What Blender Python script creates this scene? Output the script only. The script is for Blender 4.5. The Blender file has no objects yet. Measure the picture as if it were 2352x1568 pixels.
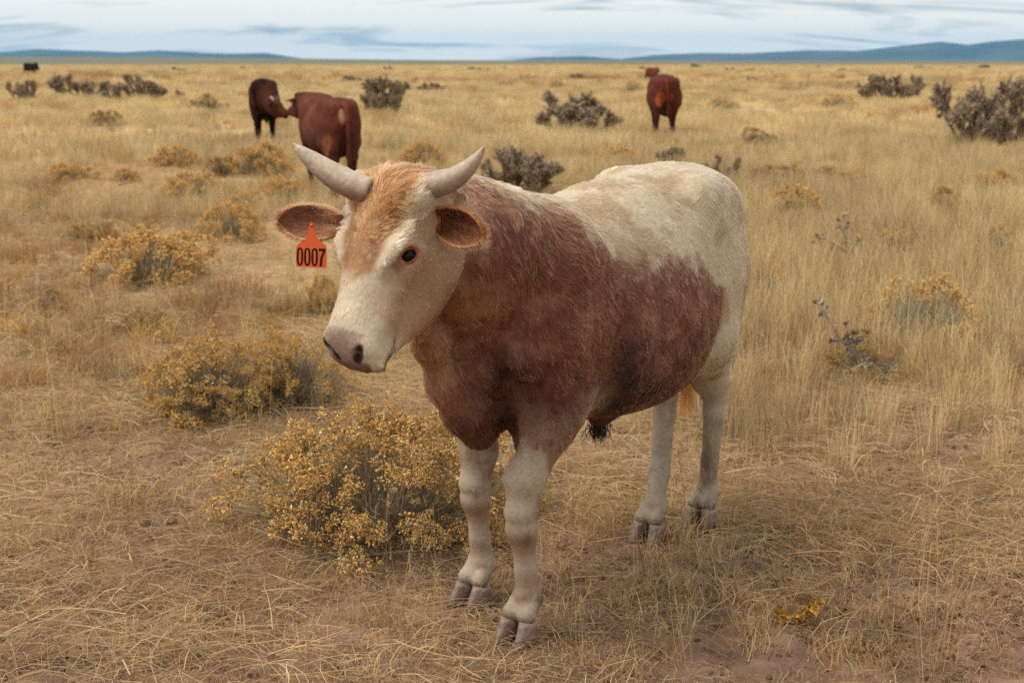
import bpy, math, random
import numpy as np

# ------------------------------------------------------------------ scene, camera, sky, sun
scene = bpy.context.scene
COL = scene.collection
rng = np.random.default_rng(7)
random.seed(7)

FPX, CXP, CYP, HORIZON = 3188.0, 1176.0, 784.0, 140.0
CAM_H = 1.5
PITCH = math.atan((CYP - HORIZON) / FPX)
cam_data = bpy.data.cameras.new('camera')
cam = bpy.data.objects.new('camera', cam_data)
COL.objects.link(cam)
cam.location = (0, 0, CAM_H)
cam.rotation_euler = (math.pi / 2 - PITCH, 0, 0)
cam_data.sensor_width = 36.0
cam_data.lens = 36.0 * FPX / 2352.0
cam_data.clip_start = 0.05
cam_data.clip_end = 60000.0
cam_data.dof.use_dof = True
cam_data.dof.focus_distance = 3.45
cam_data.dof.aperture_fstop = 5.6
scene.camera = cam

SUN_ELEV, SUN_ROT = math.radians(58), math.radians(-104)   # rotation: clockwise from +Y seen from above
SKY_OFF=(3.1,1.7);SUN_E=1.5;EXPOSURE=1.08;CALF_VOXEL=0.0065;FUR_N=240000;GD=1.0;HAZE_COL=(.24,.60,1.0,1);HAZE_D=4.2e-5
world = bpy.data.worlds.new('World')
scene.world = world
world.use_nodes = True
wn, wl = world.node_tree.nodes, world.node_tree.links
wn.clear()
def N(nodes, kind, **kw):
    n = nodes.new(kind)
    for k, v in kw.items():
        setattr(n, k, v)
    return n
w_out = N(wn, 'ShaderNodeOutputWorld')
w_bg = N(wn, 'ShaderNodeBackground')
w_sky = N(wn, 'ShaderNodeTexSky', sky_type='NISHITA', sun_disc=False)
w_sky.sun_elevation = SUN_ELEV
w_sky.sun_rotation = SUN_ROT
w_sky.air_density = 1.0
w_sky.dust_density = 2.0
w_tc = N(wn, 'ShaderNodeTexCoord')
w_sep = N(wn, 'ShaderNodeSeparateXYZ')
wl.new(w_tc.outputs['Generated'], w_sep.inputs[0])
# project the view direction on a flat cloud deck
w_z = N(wn, 'ShaderNodeMath', operation='MAXIMUM'); w_z.inputs[1].default_value = 0.0
wl.new(w_sep.outputs['Z'], w_z.inputs[0])
w_zz = N(wn, 'ShaderNodeMath', operation='ADD'); w_zz.inputs[1].default_value = 0.15
wl.new(w_z.outputs[0], w_zz.inputs[0])
w_dx = N(wn, 'ShaderNodeMath', operation='DIVIDE'); w_dy = N(wn, 'ShaderNodeMath', operation='DIVIDE')
wl.new(w_sep.outputs['X'], w_dx.inputs[0]); wl.new(w_zz.outputs[0], w_dx.inputs[1])
wl.new(w_sep.outputs['Y'], w_dy.inputs[0]); wl.new(w_zz.outputs[0], w_dy.inputs[1])
w_comb = N(wn, 'ShaderNodeCombineXYZ')
wl.new(w_dx.outputs[0], w_comb.inputs[0]); wl.new(w_dy.outputs[0], w_comb.inputs[1])
w_map = N(wn, 'ShaderNodeMapping')
w_map.inputs['Location'].default_value = (SKY_OFF[0], SKY_OFF[1], 0)
w_map.inputs['Scale'].default_value = (0.95, 1.9, 1)
wl.new(w_comb.outputs[0], w_map.inputs[0])
w_no = N(wn, 'ShaderNodeTexNoise')
w_no.inputs['Scale'].default_value = 1.0
w_no.inputs['Detail'].default_value = 9
w_no.inputs['Roughness'].default_value = 0.60
w_no.inputs['Distortion'].default_value = 0.6
wl.new(w_map.outputs[0], w_no.inputs['Vector'])
w_ramp = N(wn, 'ShaderNodeValToRGB')
els = w_ramp.color_ramp.elements
els[0].position, els[0].color = 0.31, (0.185, 0.23, 0.255, 1)
els[1].position, els[1].color = 0.468, (0.54, 0.52, 0.48, 1)
e = els.new(0.40); e.color = (0.37, 0.38, 0.375, 1)
wl.new(w_no.outputs['Fac'], w_ramp.inputs[0])
w_skym = N(wn, 'ShaderNodeMix', data_type='RGBA', blend_type='MULTIPLY')
w_skym.inputs['Factor'].default_value = 1.0
w_skym.inputs['B'].default_value = (0.06, 0.06, 0.06, 1)
wl.new(w_sky.outputs[0], w_skym.inputs['A'])
w_mix = N(wn, 'ShaderNodeMix', data_type='RGBA')
w_mix.inputs['Factor'].default_value = 0.93
wl.new(w_skym.outputs['Result'], w_mix.inputs['A'])
wl.new(w_ramp.outputs['Color'], w_mix.inputs['B'])
wl.new(w_mix.outputs['Result'], w_bg.inputs['Color'])
w_bg.inputs['Strength'].default_value = 1.0
wl.new(w_bg.outputs[0], w_out.inputs['Surface'])

sun_data = bpy.data.lights.new('sun', 'SUN')
sun = bpy.data.objects.new('sun', sun_data)
COL.objects.link(sun)
sun_data.energy = SUN_E
sun_data.angle = math.radians(40)
sun_data.color = (1.0, 0.93, 0.83)
sun.rotation_euler = (math.pi / 2 - SUN_ELEV, 0, math.pi - SUN_ROT)
scene.view_settings.view_transform = 'Standard'
scene.view_settings.look = 'None'
scene.view_settings.exposure = EXPOSURE
scene.view_settings.gamma = 1.0
scene.cycles.max_bounces = 6
scene.cycles.diffuse_bounces = 3
scene.cycles.transparent_max_bounces = 8
scene.cycles.use_denoising = False
# ------------------------------------------------------------------ helpers
def px_ray(px, py):
    x, y = (px - CXP) / FPX, (CYP - py) / FPX
    c, s = math.cos(PITCH), math.sin(PITCH)
    return np.array([x, c + s * y, -s + c * y])
def on_ground(px, py):
    d = px_ray(px, py)
    return np.array([0, 0, CAM_H]) + d * (CAM_H / -d[2])
def at_depth(px, py, Y):
    d = px_ray(px, py)
    return np.array([0, 0, CAM_H]) + d * (Y / d[1])

def hash3(ix, iy, iz, seed=0):
    n = (ix.astype(np.int64) * 374761393 + iy.astype(np.int64) * 668265263 + iz.astype(np.int64) * 2147483647 + seed * 1274126177) & 0xffffffff
    n = ((n ^ (n >> 13)) * 1274126177) & 0xffffffff
    n = n ^ (n >> 16)
    return (n & 0xffff) / 65535.0
def vnoise(p, scale=1.0, seed=0):
    """smooth value noise, -1..1, for points p (n,3)"""
    q = np.asarray(p, float) * scale
    i = np.floor(q); f = q - i; i = i.astype(np.int64)
    u = f * f * (3 - 2 * f)
    out = 0
    for dx in (0, 1):
        for dy in (0, 1):
            for dz in (0, 1):
                w = (u[:, 0] if dx else 1 - u[:, 0]) * (u[:, 1] if dy else 1 - u[:, 1]) * (u[:, 2] if dz else 1 - u[:, 2])
                out = out + w * hash3(i[:, 0] + dx, i[:, 1] + dy, i[:, 2] + dz, seed)
    return out * 2 - 1
def fbm(p, scale=1.0, seed=0, octaves=4):
    a, s, o = 1.0, scale, 0
    for k in range(octaves):
        o = o + a * vnoise(p, s, seed + 17 * k); a *= 0.5; s *= 2.03
    return o / 1.6
def sstep(a, b, x):
    t = np.clip((x - a) / (b - a), 0, 1)
    return t * t * (3 - 2 * t)
def norm(v):
    v = np.asarray(v, float)
    return v / np.maximum(np.linalg.norm(v, axis=-1, keepdims=True), 1e-9)

def mesh_from(name, verts, faces, smooth=True):
    """faces: (n,3) or (n,4) int array, or list of arrays/lists"""
    me = bpy.data.meshes.new(name)
    verts = np.asarray(verts, np.float32)
    if isinstance(faces, np.ndarray):
        k = faces.shape[1]
        me.vertices.add(len(verts)); me.vertices.foreach_set('co', verts.ravel())
        me.loops.add(faces.size); me.loops.foreach_set('vertex_index', faces.ravel().astype(np.int32))
        me.polygons.add(len(faces))
        me.polygons.foreach_set('loop_start', np.arange(0, faces.size, k, dtype=np.int32))
        me.update(calc_edges=True)
    else:
        me.from_pydata([tuple(v) for v in verts], [], [tuple(f) for f in faces])
    if smooth:
        me.polygons.foreach_set('use_smooth', np.ones(len(me.polygons), bool))
    me.update()
    return me
def add_obj(name, data, mat=None, parent=None, loc=None):
    o = bpy.data.objects.new(name, data)
    COL.objects.link(o)
    if mat is not None and data is not None and not data.materials:
        data.materials.append(mat)
    if parent is not None:
        o.parent = parent
    if loc is not None:
        o.location = loc
    return o
def tag(o, label, cat=None, group=None, kind=None):
    o['label'] = label
    if cat: o['category'] = cat
    if group: o['group'] = group
    if kind: o['kind'] = kind
    return o
def point_color(me, name, rgb):
    a = me.attributes.new(name, 'FLOAT_COLOR', 'POINT')
    rgba = np.ones((len(rgb), 4), np.float32); rgba[:, :3] = rgb
    a.data.foreach_set('color', rgba.ravel())

class Geo:
    """collects pieces into one mesh"""
    def __init__(self): self.v, self.f, self.c, self.n = [], [], [], 0
    def add(self, v, f, c=None):
        v = np.asarray(v, float)
        self.v.append(v); self.f.extend([tuple(int(i) + self.n for i in q) for q in f]); self.n += len(v)
        if c is not None: self.c.append(np.broadcast_to(np.asarray(c, float), (len(v), 3)))
        return self
    def mesh(self, name, smooth=True):
        me = mesh_from(name, np.concatenate(self.v), self.f, smooth)
        if self.c: point_color(me, 'col', np.concatenate(self.c))
        return me
def tube(pts, radii, sides=8, cap=True, flat=1.0, twist=0.0):
    """tapered tube along a polyline; returns verts, faces"""
    pts = np.asarray(pts, float); radii = np.broadcast_to(np.asarray(radii, float), (len(pts),))
    t = np.gradient(pts, axis=0); t = norm(t)
    ref = np.array([0, 0, 1.0]) if abs(t[0][2]) < 0.9 else np.array([1.0, 0, 0])
    n0 = norm(np.cross(t[0], ref)); vs = []
    for i in range(len(pts)):
        n0 = norm(n0 - t[i] * (n0 @ t[i])); b = np.cross(t[i], n0)
        a = np.arange(sides) * 2 * math.pi / sides + twist * i
        vs.append(pts[i] + radii[i] * (np.cos(a)[:, None] * n0 + flat * np.sin(a)[:, None] * b))
    v = np.concatenate(vs); f = []
    for i in range(len(pts) - 1):
        for j in range(sides):
            a, b = i * sides + j, i * sides + (j + 1) % sides
            f.append((a, b, b + sides, a + sides))
    if cap:
        f.append(tuple(range(sides - 1, -1, -1))); f.append(tuple(range((len(pts) - 1) * sides, len(pts) * sides)))
    return v, f
def smooth_path(pts, n=24):
    """Catmull-Rom through the points (any width)"""
    P = np.asarray(pts, float); P = np.vstack([2 * P[0] - P[1], P, 2 * P[-1] - P[-2]])
    out = []
    m = len(P) - 3
    for k in range(n):
        s = k / (n - 1) * m; i = min(int(s), m - 1); t = s - i
        a, b, c, d = P[i], P[i + 1], P[i + 2], P[i + 3]
        out.append(0.5 * (2 * b + (c - a) * t + (2 * a - 5 * b + 4 * c - d) * t * t + (3 * b - a - 3 * c + d) * t ** 3))
    return np.array(out)
def spline1(xs, ys):
    """monotone-ish smooth interpolation of a 1D profile"""
    xs, ys = np.asarray(xs, float), np.asarray(ys, float)
    m = np.gradient(ys, xs)
    def f(x):
        x = np.clip(x, xs[0], xs[-1]); i = np.clip(np.searchsorted(xs, x) - 1, 0, len(xs) - 2)
        h = xs[i + 1] - xs[i]; t = (x - xs[i]) / h
        return ((2 * t ** 3 - 3 * t * t + 1) * ys[i] + (t ** 3 - 2 * t * t + t) * h * m[i]
                + (-2 * t ** 3 + 3 * t * t) * ys[i + 1] + (t ** 3 - t * t) * h * m[i + 1])
    return f

# ------------------------------------------------------------------ materials
def mat_new(name, rough=0.85, spec=0.2):
    m = bpy.data.materials.new(name); m.use_nodes = True
    b = m.node_tree.nodes['Principled BSDF']
    b.inputs['Roughness'].default_value = rough
    b.inputs['Specular IOR Level'].default_value = spec
    return m, m.node_tree.nodes, m.node_tree.links, b
def mat_attr(name, attr='col', rough=0.85, spec=0.15, noise=0.25, nscale=60.0, bump=0.0):
    m, n, l, b = mat_new(name, rough, spec)
    a = N(n, 'ShaderNodeAttribute', attribute_name=attr)
    t = N(n, 'ShaderNodeTexNoise'); t.inputs['Scale'].default_value = nscale; t.inputs['Detail'].default_value = 4
    tc = N(n, 'ShaderNodeTexCoord'); l.new(tc.outputs['Object'], t.inputs['Vector'])
    mr = N(n, 'ShaderNodeMapRange'); mr.inputs['To Min'].default_value = 1 - noise; mr.inputs['To Max'].default_value = 1 + noise
    mr.inputs['From Min'].default_value = 0.3; mr.inputs['From Max'].default_value = 0.7
    l.new(t.outputs['Fac'], mr.inputs['Value'])
    mx = N(n, 'ShaderNodeVectorMath', operation='MULTIPLY')
    l.new(a.outputs['Color'], mx.inputs[0]); l.new(mr.outputs[0], mx.inputs[1])
    l.new(mx.outputs[0], b.inputs['Base Color'])
    if bump:
        bp = N(n, 'ShaderNodeBump'); bp.inputs['Strength'].default_value = bump; bp.inputs['Distance'].default_value = 0.01
        l.new(t.outputs['Fac'], bp.inputs['Height']); l.new(bp.outputs[0], b.inputs['Normal'])
    return m
def mat_noise(name, c1, c2, scale=40.0, rough=0.85, spec=0.2, bump=0.3, detail=5, dist=0.01, stretch=(1, 1, 1)):
    m, n, l, b = mat_new(name, rough, spec)
    tc = N(n, 'ShaderNodeTexCoord'); mp = N(n, 'ShaderNodeMapping'); mp.inputs['Scale'].default_value = stretch
    l.new(tc.outputs['Object'], mp.inputs[0])
    t = N(n, 'ShaderNodeTexNoise'); t.inputs['Scale'].default_value = scale; t.inputs['Detail'].default_value = detail
    l.new(mp.outputs[0], t.inputs['Vector'])
    r = N(n, 'ShaderNodeValToRGB'); r.color_ramp.elements[0].position = 0.35; r.color_ramp.elements[1].position = 0.65
    r.color_ramp.elements[0].color = (*c1, 1); r.color_ramp.elements[1].color = (*c2, 1)
    l.new(t.outputs['Fac'], r.inputs[0]); l.new(r.outputs[0], b.inputs['Base Color'])
    if bump:
        bp = N(n, 'ShaderNodeBump'); bp.inputs['Strength'].default_value = bump; bp.inputs['Distance'].default_value = dist
        l.new(t.outputs['Fac'], bp.inputs['Height']); l.new(bp.outputs[0], b.inputs['Normal'])
    return m
# ------------------------------------------------------------------ signed distance modelling
class Field:
    def __init__(self, lo, hi, h):
        self.lo, self.h = np.asarray(lo, float), h
        self.n = np.ceil((np.asarray(hi) - self.lo) / h).astype(int) + 1
        self.d = np.full(self.n, 1.0, np.float32)
    def block(self, lo, hi):
        a = np.clip(np.floor((np.asarray(lo) - self.lo) / self.h).astype(int), 0, self.n)
        b = np.clip(np.ceil((np.asarray(hi) - self.lo) / self.h).astype(int) + 1, 0, self.n)
        ax = [(self.lo[k] + np.arange(a[k], b[k]) * self.h).astype(np.float32) for k in range(3)]
        return tuple(slice(a[k], b[k]) for k in range(3)), (ax[0][:, None, None], ax[1][None, :, None], ax[2][None, None, :])
    def join(self, sl, d, k):
        a = self.d[sl]
        h = np.maximum(k - np.abs(a - d), 0) / k
        self.d[sl] = np.minimum(a, d) - h * h * k * 0.25
    def cut(self, sl, d, k):
        a = self.d[sl]; d = -d
        h = np.maximum(k - np.abs(a - d), 0) / k
        self.d[sl] = np.maximum(a, d) + h * h * k * 0.25
    def chain(self, pts, radii, k=0.03, cut=False):
        """rounded cones end to end; a point is (x,y,z), a radius r"""
        for i in range(len(pts) - 1):
            a, b = np.asarray(pts[i], float), np.asarray(pts[i + 1], float); ra, rb = radii[i], radii[i + 1]
            m = max(ra, rb) + k + 3 * self.h
            sl, (X, Y, Z) = self.block(np.minimum(a, b) - m, np.maximum(a, b) + m)
            ab = b - a; L2 = ab @ ab
            t = np.clip(((X - a[0]) * ab[0] + (Y - a[1]) * ab[1] + (Z - a[2]) * ab[2]) / L2, 0, 1)
            d = np.sqrt((X - a[0] - t * ab[0]) ** 2 + (Y - a[1] - t * ab[1]) ** 2 + (Z - a[2] - t * ab[2]) ** 2) - (ra + t * (rb - ra))
            (self.cut if cut else self.join)(sl, d, k)
    def ell(self, c, r, R=None, k=0.03, cut=False):
        """ellipsoid; the rows of R are its axes"""
        c, r = np.asarray(c, float), np.asarray(r, float)
        R = np.eye(3) if R is None else np.asarray(R)
        m = r.max() + k + 3 * self.h
        sl, (X, Y, Z) = self.block(c - m, c + m)
        q = [R[i, 0] * (X - c[0]) + R[i, 1] * (Y - c[1]) + R[i, 2] * (Z - c[2]) for i in range(3)]
        k0 = np.sqrt(sum((q[i] / r[i]) ** 2 for i in range(3))); k1 = np.sqrt(sum((q[i] / r[i] ** 2) ** 2 for i in range(3)))
        d = k0 * (k0 - 1) / np.maximum(k1, 1e-6)
        (self.cut if cut else self.join)(sl, d, k)
    def loft(self, origin, R, u0, u1, top, bot, wid, k=0.04, belly=0.0, power=2.2):
        """body swept along axis R[0]; top/bot/wid are profiles over u; R[1] lateral, R[2] up; belly>0 puts the widest part lower"""
        o = np.asarray(origin, float); R = np.asarray(R)
        us = np.linspace(u0, u1, 60); ext = max(np.abs(top(us)).max(), np.abs(bot(us)).max(), wid(us).max()) + k + 3 * self.h
        cor = np.array([o + R[0] * a + R[1] * b + R[2] * c for a in (u0 - .05, u1 + .05) for b in (-ext, ext) for c in (bot(us).min() - k - .02, top(us).max() + k + .02)])
        sl, (X, Y, Z) = self.block(cor.min(0), cor.max(0))
        q = [R[i, 0] * (X - o[0]) + R[i, 1] * (Y - o[1]) + R[i, 2] * (Z - o[2]) for i in range(3)]
        uu = np.clip(q[0], u0, u1)
        T, B, W = top(uu), bot(uu), np.maximum(wid(uu), 0.004)
        c = (T + B) / 2; hh = np.maximum((T - B) / 2, 0.004)
        zz = (q[2] - c) / hh
        W = W * (1 - belly * np.clip(zz, -1, 1) * np.where(zz > 0, 1, 0.4))
        g = (np.abs(q[1] / W) ** power + np.abs(zz) ** power) ** (1 / power)
        rr = np.sqrt(q[1] ** 2 + (q[2] - c) ** 2)
        d = np.where(g > 1e-3, rr * (1 - 1 / np.maximum(g, 1e-3)), -np.minimum(W, hh))
        d = np.maximum(d, -np.minimum(W, hh))
        over = np.abs(q[0] - uu)
        d = np.where(over > 0, np.sqrt(np.maximum(d, 0) ** 2 + over ** 2), d).astype(np.float32)
        self.join(sl, d, k)
    def surface(self):
        """surface nets: one vertex per crossing cell, one quad per crossing edge"""
        D = self.d; s = D < 0; n = self.n
        acc = np.zeros((*(n - 1), 3), np.float32); cnt = np.zeros(n - 1, np.float32)
        def sl(ax, off, m):
            return tuple(slice(off[k], m[k] - 1 + off[k]) for k in range(3))
        for ax in range(3):
            o1, o2 = [k for k in range(3) if k != ax]
            for b1 in (0, 1):
                for b2 in (0, 1):
                    off = [0, 0, 0]; off[o1] = b1; off[o2] = b2
                    off2 = list(off); off2[ax] = 1
                    A, B = D[sl(ax, off, n)], D[sl(ax, off2, n)]
                    cr = (A < 0) != (B < 0)
                    t = np.where(cr, A / np.where(np.abs(A - B) > 1e-9, A - B, 1), 0)
                    cnt += cr
                    acc[..., ax] += t; acc[..., o1] += cr * b1; acc[..., o2] += cr * b2
        act = cnt > 0
        idx = np.full(n - 1, -1, np.int64); idx[act] = np.arange(act.sum())
        ijk = np.argwhere(act)
        v = (ijk + acc[act] / cnt[act][:, None]) * self.h + self.lo
        quads = []
        for ax in range(3):
            o1, o2 = (ax + 1) % 3, (ax + 2) % 3
            a = np.take(s, range(0, n[ax] - 1), ax); b = np.take(s, range(1, n[ax]), ax)
            e = np.argwhere(a != b)
            e = e[(e[:, o1] > 0) & (e[:, o2] > 0) & (e[:, o1] < n[o1] - 1) & (e[:, o2] < n[o2] - 1)]
            q = []
            for d1, d2 in ((0, 0), (-1, 0), (-1, -1), (0, -1)):
                g = e.copy(); g[:, o1] += d1; g[:, o2] += d2
                q.append(idx[g[:, 0], g[:, 1], g[:, 2]])
            q = np.stack(q, 1)
            inside = s[e[:, 0], e[:, 1], e[:, 2]]
            q[~inside] = q[~inside][:, ::-1]
            quads.append(q)
        f = np.concatenate(quads)
        return v, f[(f >= 0).all(1)]
def relax(v, f, it=3, lam=0.5):
    e = np.concatenate([f[:, [0, 1]], f[:, [1, 2]], f[:, [2, 3]], f[:, [3, 0]]])
    deg = np.bincount(e.ravel(), minlength=len(v))[:, None]
    for i in range(it):
        for lm in (lam, -lam * 1.05):
            s = np.zeros_like(v)
            for k in range(3):
                s[:, k] = np.bincount(e[:, 0], v[e[:, 1], k], len(v)) + np.bincount(e[:, 1], v[e[:, 0], k], len(v))
            v = v + lm * (s / np.maximum(deg, 1) - v)
    return v
def frame(yaw, pitch, roll=0.0):
    """rows: forward, left, up; yaw to the left, pitch downwards"""
    cy, sy, cp, sp = math.cos(yaw), math.sin(yaw), math.cos(pitch), math.sin(pitch)
    f = np.array([cy * cp, sy * cp, -sp]); l = np.array([-sy, cy, 0]); u = np.cross(f, l)
    cr, sr = math.cos(roll), math.sin(roll)
    return np.array([f, cr * l + sr * u, cr * u - sr * l])

LEG_F = dict(z=(0.62, 0.50, 0.40, 0.335, 0.27, 0.17, 0.115, 0.075), r=(0.088, 0.070, 0.052, 0.052, 0.040, 0.034, 0.042, 0.038))
def cattle_field(P, h):
    """P: feet {FL,FR,HL,HR: (x,y)}, poll (x,y,z), head R"""
    fl = Field((-1.0, -0.42, -0.02), (P.get('xmax', 1.22), 0.42, 1.42), h)
    top = spline1(*P['top']); bot = spline1(*P['bot']); wid = spline1(*P['wid'])
    fl.loft((0, 0, 0), np.eye(3), P['top'][0][0], P['top'][0][-1], top, bot, wid, belly=0.16, power=2.25)
    # shoulder blades, hips, thighs
    for s in (1, -1):
        fl.ell((0.42, s * 0.165, 0.86), (0.15, 0.085, 0.25), frame(0, 0.25), k=0.07)
        fl.ell((-0.40, s * 0.128, 0.97), (0.18, 0.088, 0.17), k=0.07)
        fl.ell((-0.49, s * 0.105, 0.80), (0.125, 0.082, 0.26), frame(0, -0.12), k=0.08)
        fl.chain([(-0.33, s * 0.150, 1.11), (-0.62, s * 0.075, 1.08)], (0.05, 0.04), k=0.10)
    # neck
    R, pl = P['headR'], np.asarray(P['poll'], float)
    hd = lambda u, v, w: pl + R[0] * u + R[1] * v + R[2] * w
    nb = hd(0.06, 0, -0.10)
    for s in (1, -1):
        fl.chain([(0.40, s * 0.085, 1.00), (0.62, s * 0.065, 1.06), nb + R[1] * s * 0.025], (0.16, 0.140, 0.082), k=0.06)
        fl.chain([(0.40, s * 0.09, 0.83), (0.57, s * 0.045, 0.93), hd(0.085, s * 0.025, -0.155)], (0.15, 0.12, 0.070), k=0.06)
    fl.chain([(0.46, 0, 1.08), (0.66, 0, 1.125), hd(0.02, 0, -0.075)], (0.09, 0.075, 0.07), k=0.06)
    if P.get('dewlap', True):
        fl.chain([hd(0.22, 0, -0.215), (0.742, 0, 0.82), (0.682, 0, 0.71), (0.615, 0, 0.625), (0.545, 0, 0.562)], (0.02, 0.03, 0.038, 0.044, 0.052), k=0.055)
    fl.ell((0.49, 0, 0.68), (0.10, 0.09, 0.11), k=0.07)
    # legs
    for key, s in (('FL', 1), ('FR', -1)):
        x, y = P['feet'][key]
        sx, sy = 0.42, s * 0.135
        kx, ky = P.get('knee', {}).get(key, (x - 0.005, y))
        pts = [(sx, sy, 0.72), (sx + 0.35 * (kx - sx) - 0.02, sy + .35 * (ky - sy), 0.57), (kx - 0.014, ky, 0.44), (kx - 0.004, ky, 0.375)]
        fl.chain(pts, (0.092, 0.075, 0.048, 0.039), k=0.035)
        fl.chain([(kx - 0.004, ky, 0.375), (kx - 0.002, ky, 0.30), (kx - 0.008, ky, 0.265), (0.5 * (kx + x) - 0.018, .5 * (ky + y), 0.19), (x - 0.028, y, 0.125)], (0.041, 0.039, 0.0305, 0.0275, 0.032), k=0.012)
        fl.ell((kx + 0.016, ky, 0.352), (0.030, 0.040, 0.030), k=0.016)                  # knee cap and the small bones below it
        fl.ell((kx + 0.012, ky, 0.312), (0.026, 0.038, 0.022), k=0.014)
        fl.ell((kx - 0.034, ky, 0.352), (0.018, 0.020, 0.034), k=0.016)
        fl.chain([(kx - 0.036, ky, 0.315), (0.5 * (kx + x) - 0.044, .5 * (ky + y), 0.20), (x - 0.058, y, 0.128)], (0.012, 0.0125, 0.015), k=0.012)    # tendon
        fl.ell((x - 0.030, y, 0.112), (0.036, 0.039, 0.030), k=0.016)                    # fetlock
        fl.chain([(x - 0.026, y, 0.105), (x - 0.008, y, 0.080)], (0.031, 0.031), k=0.014)
        fl.ell((sx - 0.05, sy, 0.65), (0.08, 0.06, 0.10), k=0.05)
        fl.chain([(sx - 0.085, sy + s * .012, 0.66), (kx - 0.05, ky + s * .008, 0.50), (kx - 0.030, ky, 0.41)], (0.028, 0.022, 0.012), k=0.03)   # muscle behind the forearm
        for t in (1, -1):
            fl.chain([(x - 0.02, y + t * 0.018, 0.10), (x + 0.008, y + t * 0.024, 0.076)], (0.025, 0.0245), k=0.008)
            fl.ell((x - 0.058, y + t * 0.018, 0.098), (0.014, 0.012, 0.018), k=0.010)
    for key, s in (('HL', 1), ('HR', -1)):
        x, y = P['feet'][key]
        hx, hy = P.get('hock', {}).get(key, (x - 0.085, y))
        sx, sy = -0.42, s * 0.105
        stx, sty = P.get('stifle', {}).get(key, (hx + 0.17, 0.5 * (sy + hy) + s * 0.03))
        fl.chain([(sx - 0.03, sy, 0.90), (stx, sty, 0.68), (hx + 0.045, hy, 0.52), (hx + 0.006, hy, 0.455)], (0.110, 0.098, 0.056, 0.041), k=0.05)
        fl.chain([(sx - 0.11, sy, 0.86), (hx - 0.005, hy * .6 + sy * .4, 0.60), (hx - 0.044, hy, 0.485)], (0.10, 0.050, 0.017), k=0.04)
        fl.ell((hx - 0.050, hy, 0.482), (0.020, 0.017, 0.026), k=0.014)                   # point of the hock
        fl.chain([(hx - 0.050, hy, 0.475), (hx - 0.030, hy, 0.36), (0.4 * hx + .6 * x - 0.043, y, 0.20), (x - 0.060, y, 0.125)], (0.015, 0.016, 0.0125, 0.014), k=0.014)
        fl.chain([(hx + 0.004, hy, 0.455), (hx + 0.002, hy, 0.385), (.5 * hx + .5 * x - 0.008, .5 * (hy + y), 0.22), (x - 0.030, y, 0.125)], (0.042, 0.036, 0.0265, 0.031), k=0.016)
        fl.ell((x - 0.032, y, 0.113), (0.036, 0.038, 0.030), k=0.016)
        fl.chain([(x - 0.028, y, 0.105), (x - 0.008, y, 0.080)], (0.030, 0.030), k=0.014)
        for t in (1, -1):
            fl.chain([(x - 0.02, y + t * 0.018, 0.10), (x + 0.008, y + t * 0.024, 0.076)], (0.025, 0.0245), k=0.008)
            fl.ell((x - 0.060, y + t * 0.018, 0.098), (0.014, 0.012, 0.018), k=0.010)
    # hook bones, flank hollow, shoulder point
    for s in (1, -1):
        fl.ell((-0.315, s * 0.165, 1.085), (0.045, 0.028, 0.030), k=0.04)
        fl.ell((-0.635, s * 0.085, 1.030), (0.035, 0.025, 0.030), k=0.04)
        fl.ell((0.570, s * 0.150, 0.775), (0.045, 0.035, 0.05), k=0.05)
        fl.ell((0.40, s * 0.180, 0.72), (0.085, 0.050, 0.15), frame(0, 0.2), k=0.04)
        fl.ell((-0.27, s * 0.330, 0.93), (0.10, 0.075, 0.13), k=0.08, cut=True)
    # head
    hp = P['head']
    fl.loft(pl, R, hp['top'][0][0], hp['top'][0][-1], spline1(*hp['top']), spline1(*hp['bot']), spline1(*hp['wid']), k=0.03, belly=0.09, power=2.4)
    hE = lambda u, v, w, r, k=0.02, cut=False, rot=None: fl.ell(hd(u, v, w), r, R if rot is None else rot @ R, k=k, cut=cut)
    for s in (1, -1):
        ne, te, be = eye_basis(R, s); ec = hd(0.158, s * 0.092, -0.058)
        fl.ell(ec - ne * 0.004, (0.0235, 0.046, 0.030), np.array([ne, te, be]), k=0.03)      # eye socket
        fl.chain([hd(0.105, s * 0.100, -0.030), hd(0.155, s * 0.094, -0.022), hd(0.20, s * 0.074, -0.018)], (0.010, 0.011, 0.007), k=0.03)   # brow
        hE(0.125, s * 0.066, -0.150, (0.085, 0.038, 0.080), 0.03)                # jaw muscle
        fl.chain([hd(0.205, s * 0.082, -0.085), hd(0.285, s * 0.068, -0.080), hd(0.33, s * 0.060, -0.070)], (0.014, 0.012, 0.008), k=0.035)   # cheek ridge
        hE(0.03, s * 0.085, -0.03, (0.040, 0.045, 0.040), 0.03)                  # horn root
        hE(0.382, s * 0.052, -0.058, (0.030, 0.024, 0.030), 0.02)                # nostril wing
        if h < 0.009:
            fl.chain([hd(0.414, s * 0.034, -0.060), hd(0.408, s * 0.050, -0.044), hd(0.394, s * 0.064, -0.026)], (0.008, 0.0155, 0.010), k=0.008, cut=True)
            fl.ell(ec + ne * 0.024, (0.017, 0.024, 0.016), np.array([ne, te, be]), k=0.008, cut=True)
            fl.chain([hd(0.432, 0, -0.102), hd(0.407, s * 0.045, -0.108), hd(0.362, s * 0.074, -0.112), hd(0.325, s * 0.078, -0.106)], (0.004, 0.005, 0.004, 0.002), k=0.008, cut=True)
            fl.chain([(0.60, s * 0.135, 0.74), (0.56, s * 0.085, 0.64), (0.52, s * 0.070, 0.55), (0.50, s * 0.065, 0.50)], (0.012, 0.016, 0.018, 0.014), k=0.035, cut=True)
            hE(0.262, s * 0.132, -0.105, (0.065, 0.042, 0.055), 0.035, True)      # hollow in front of the jaw muscle
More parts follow.
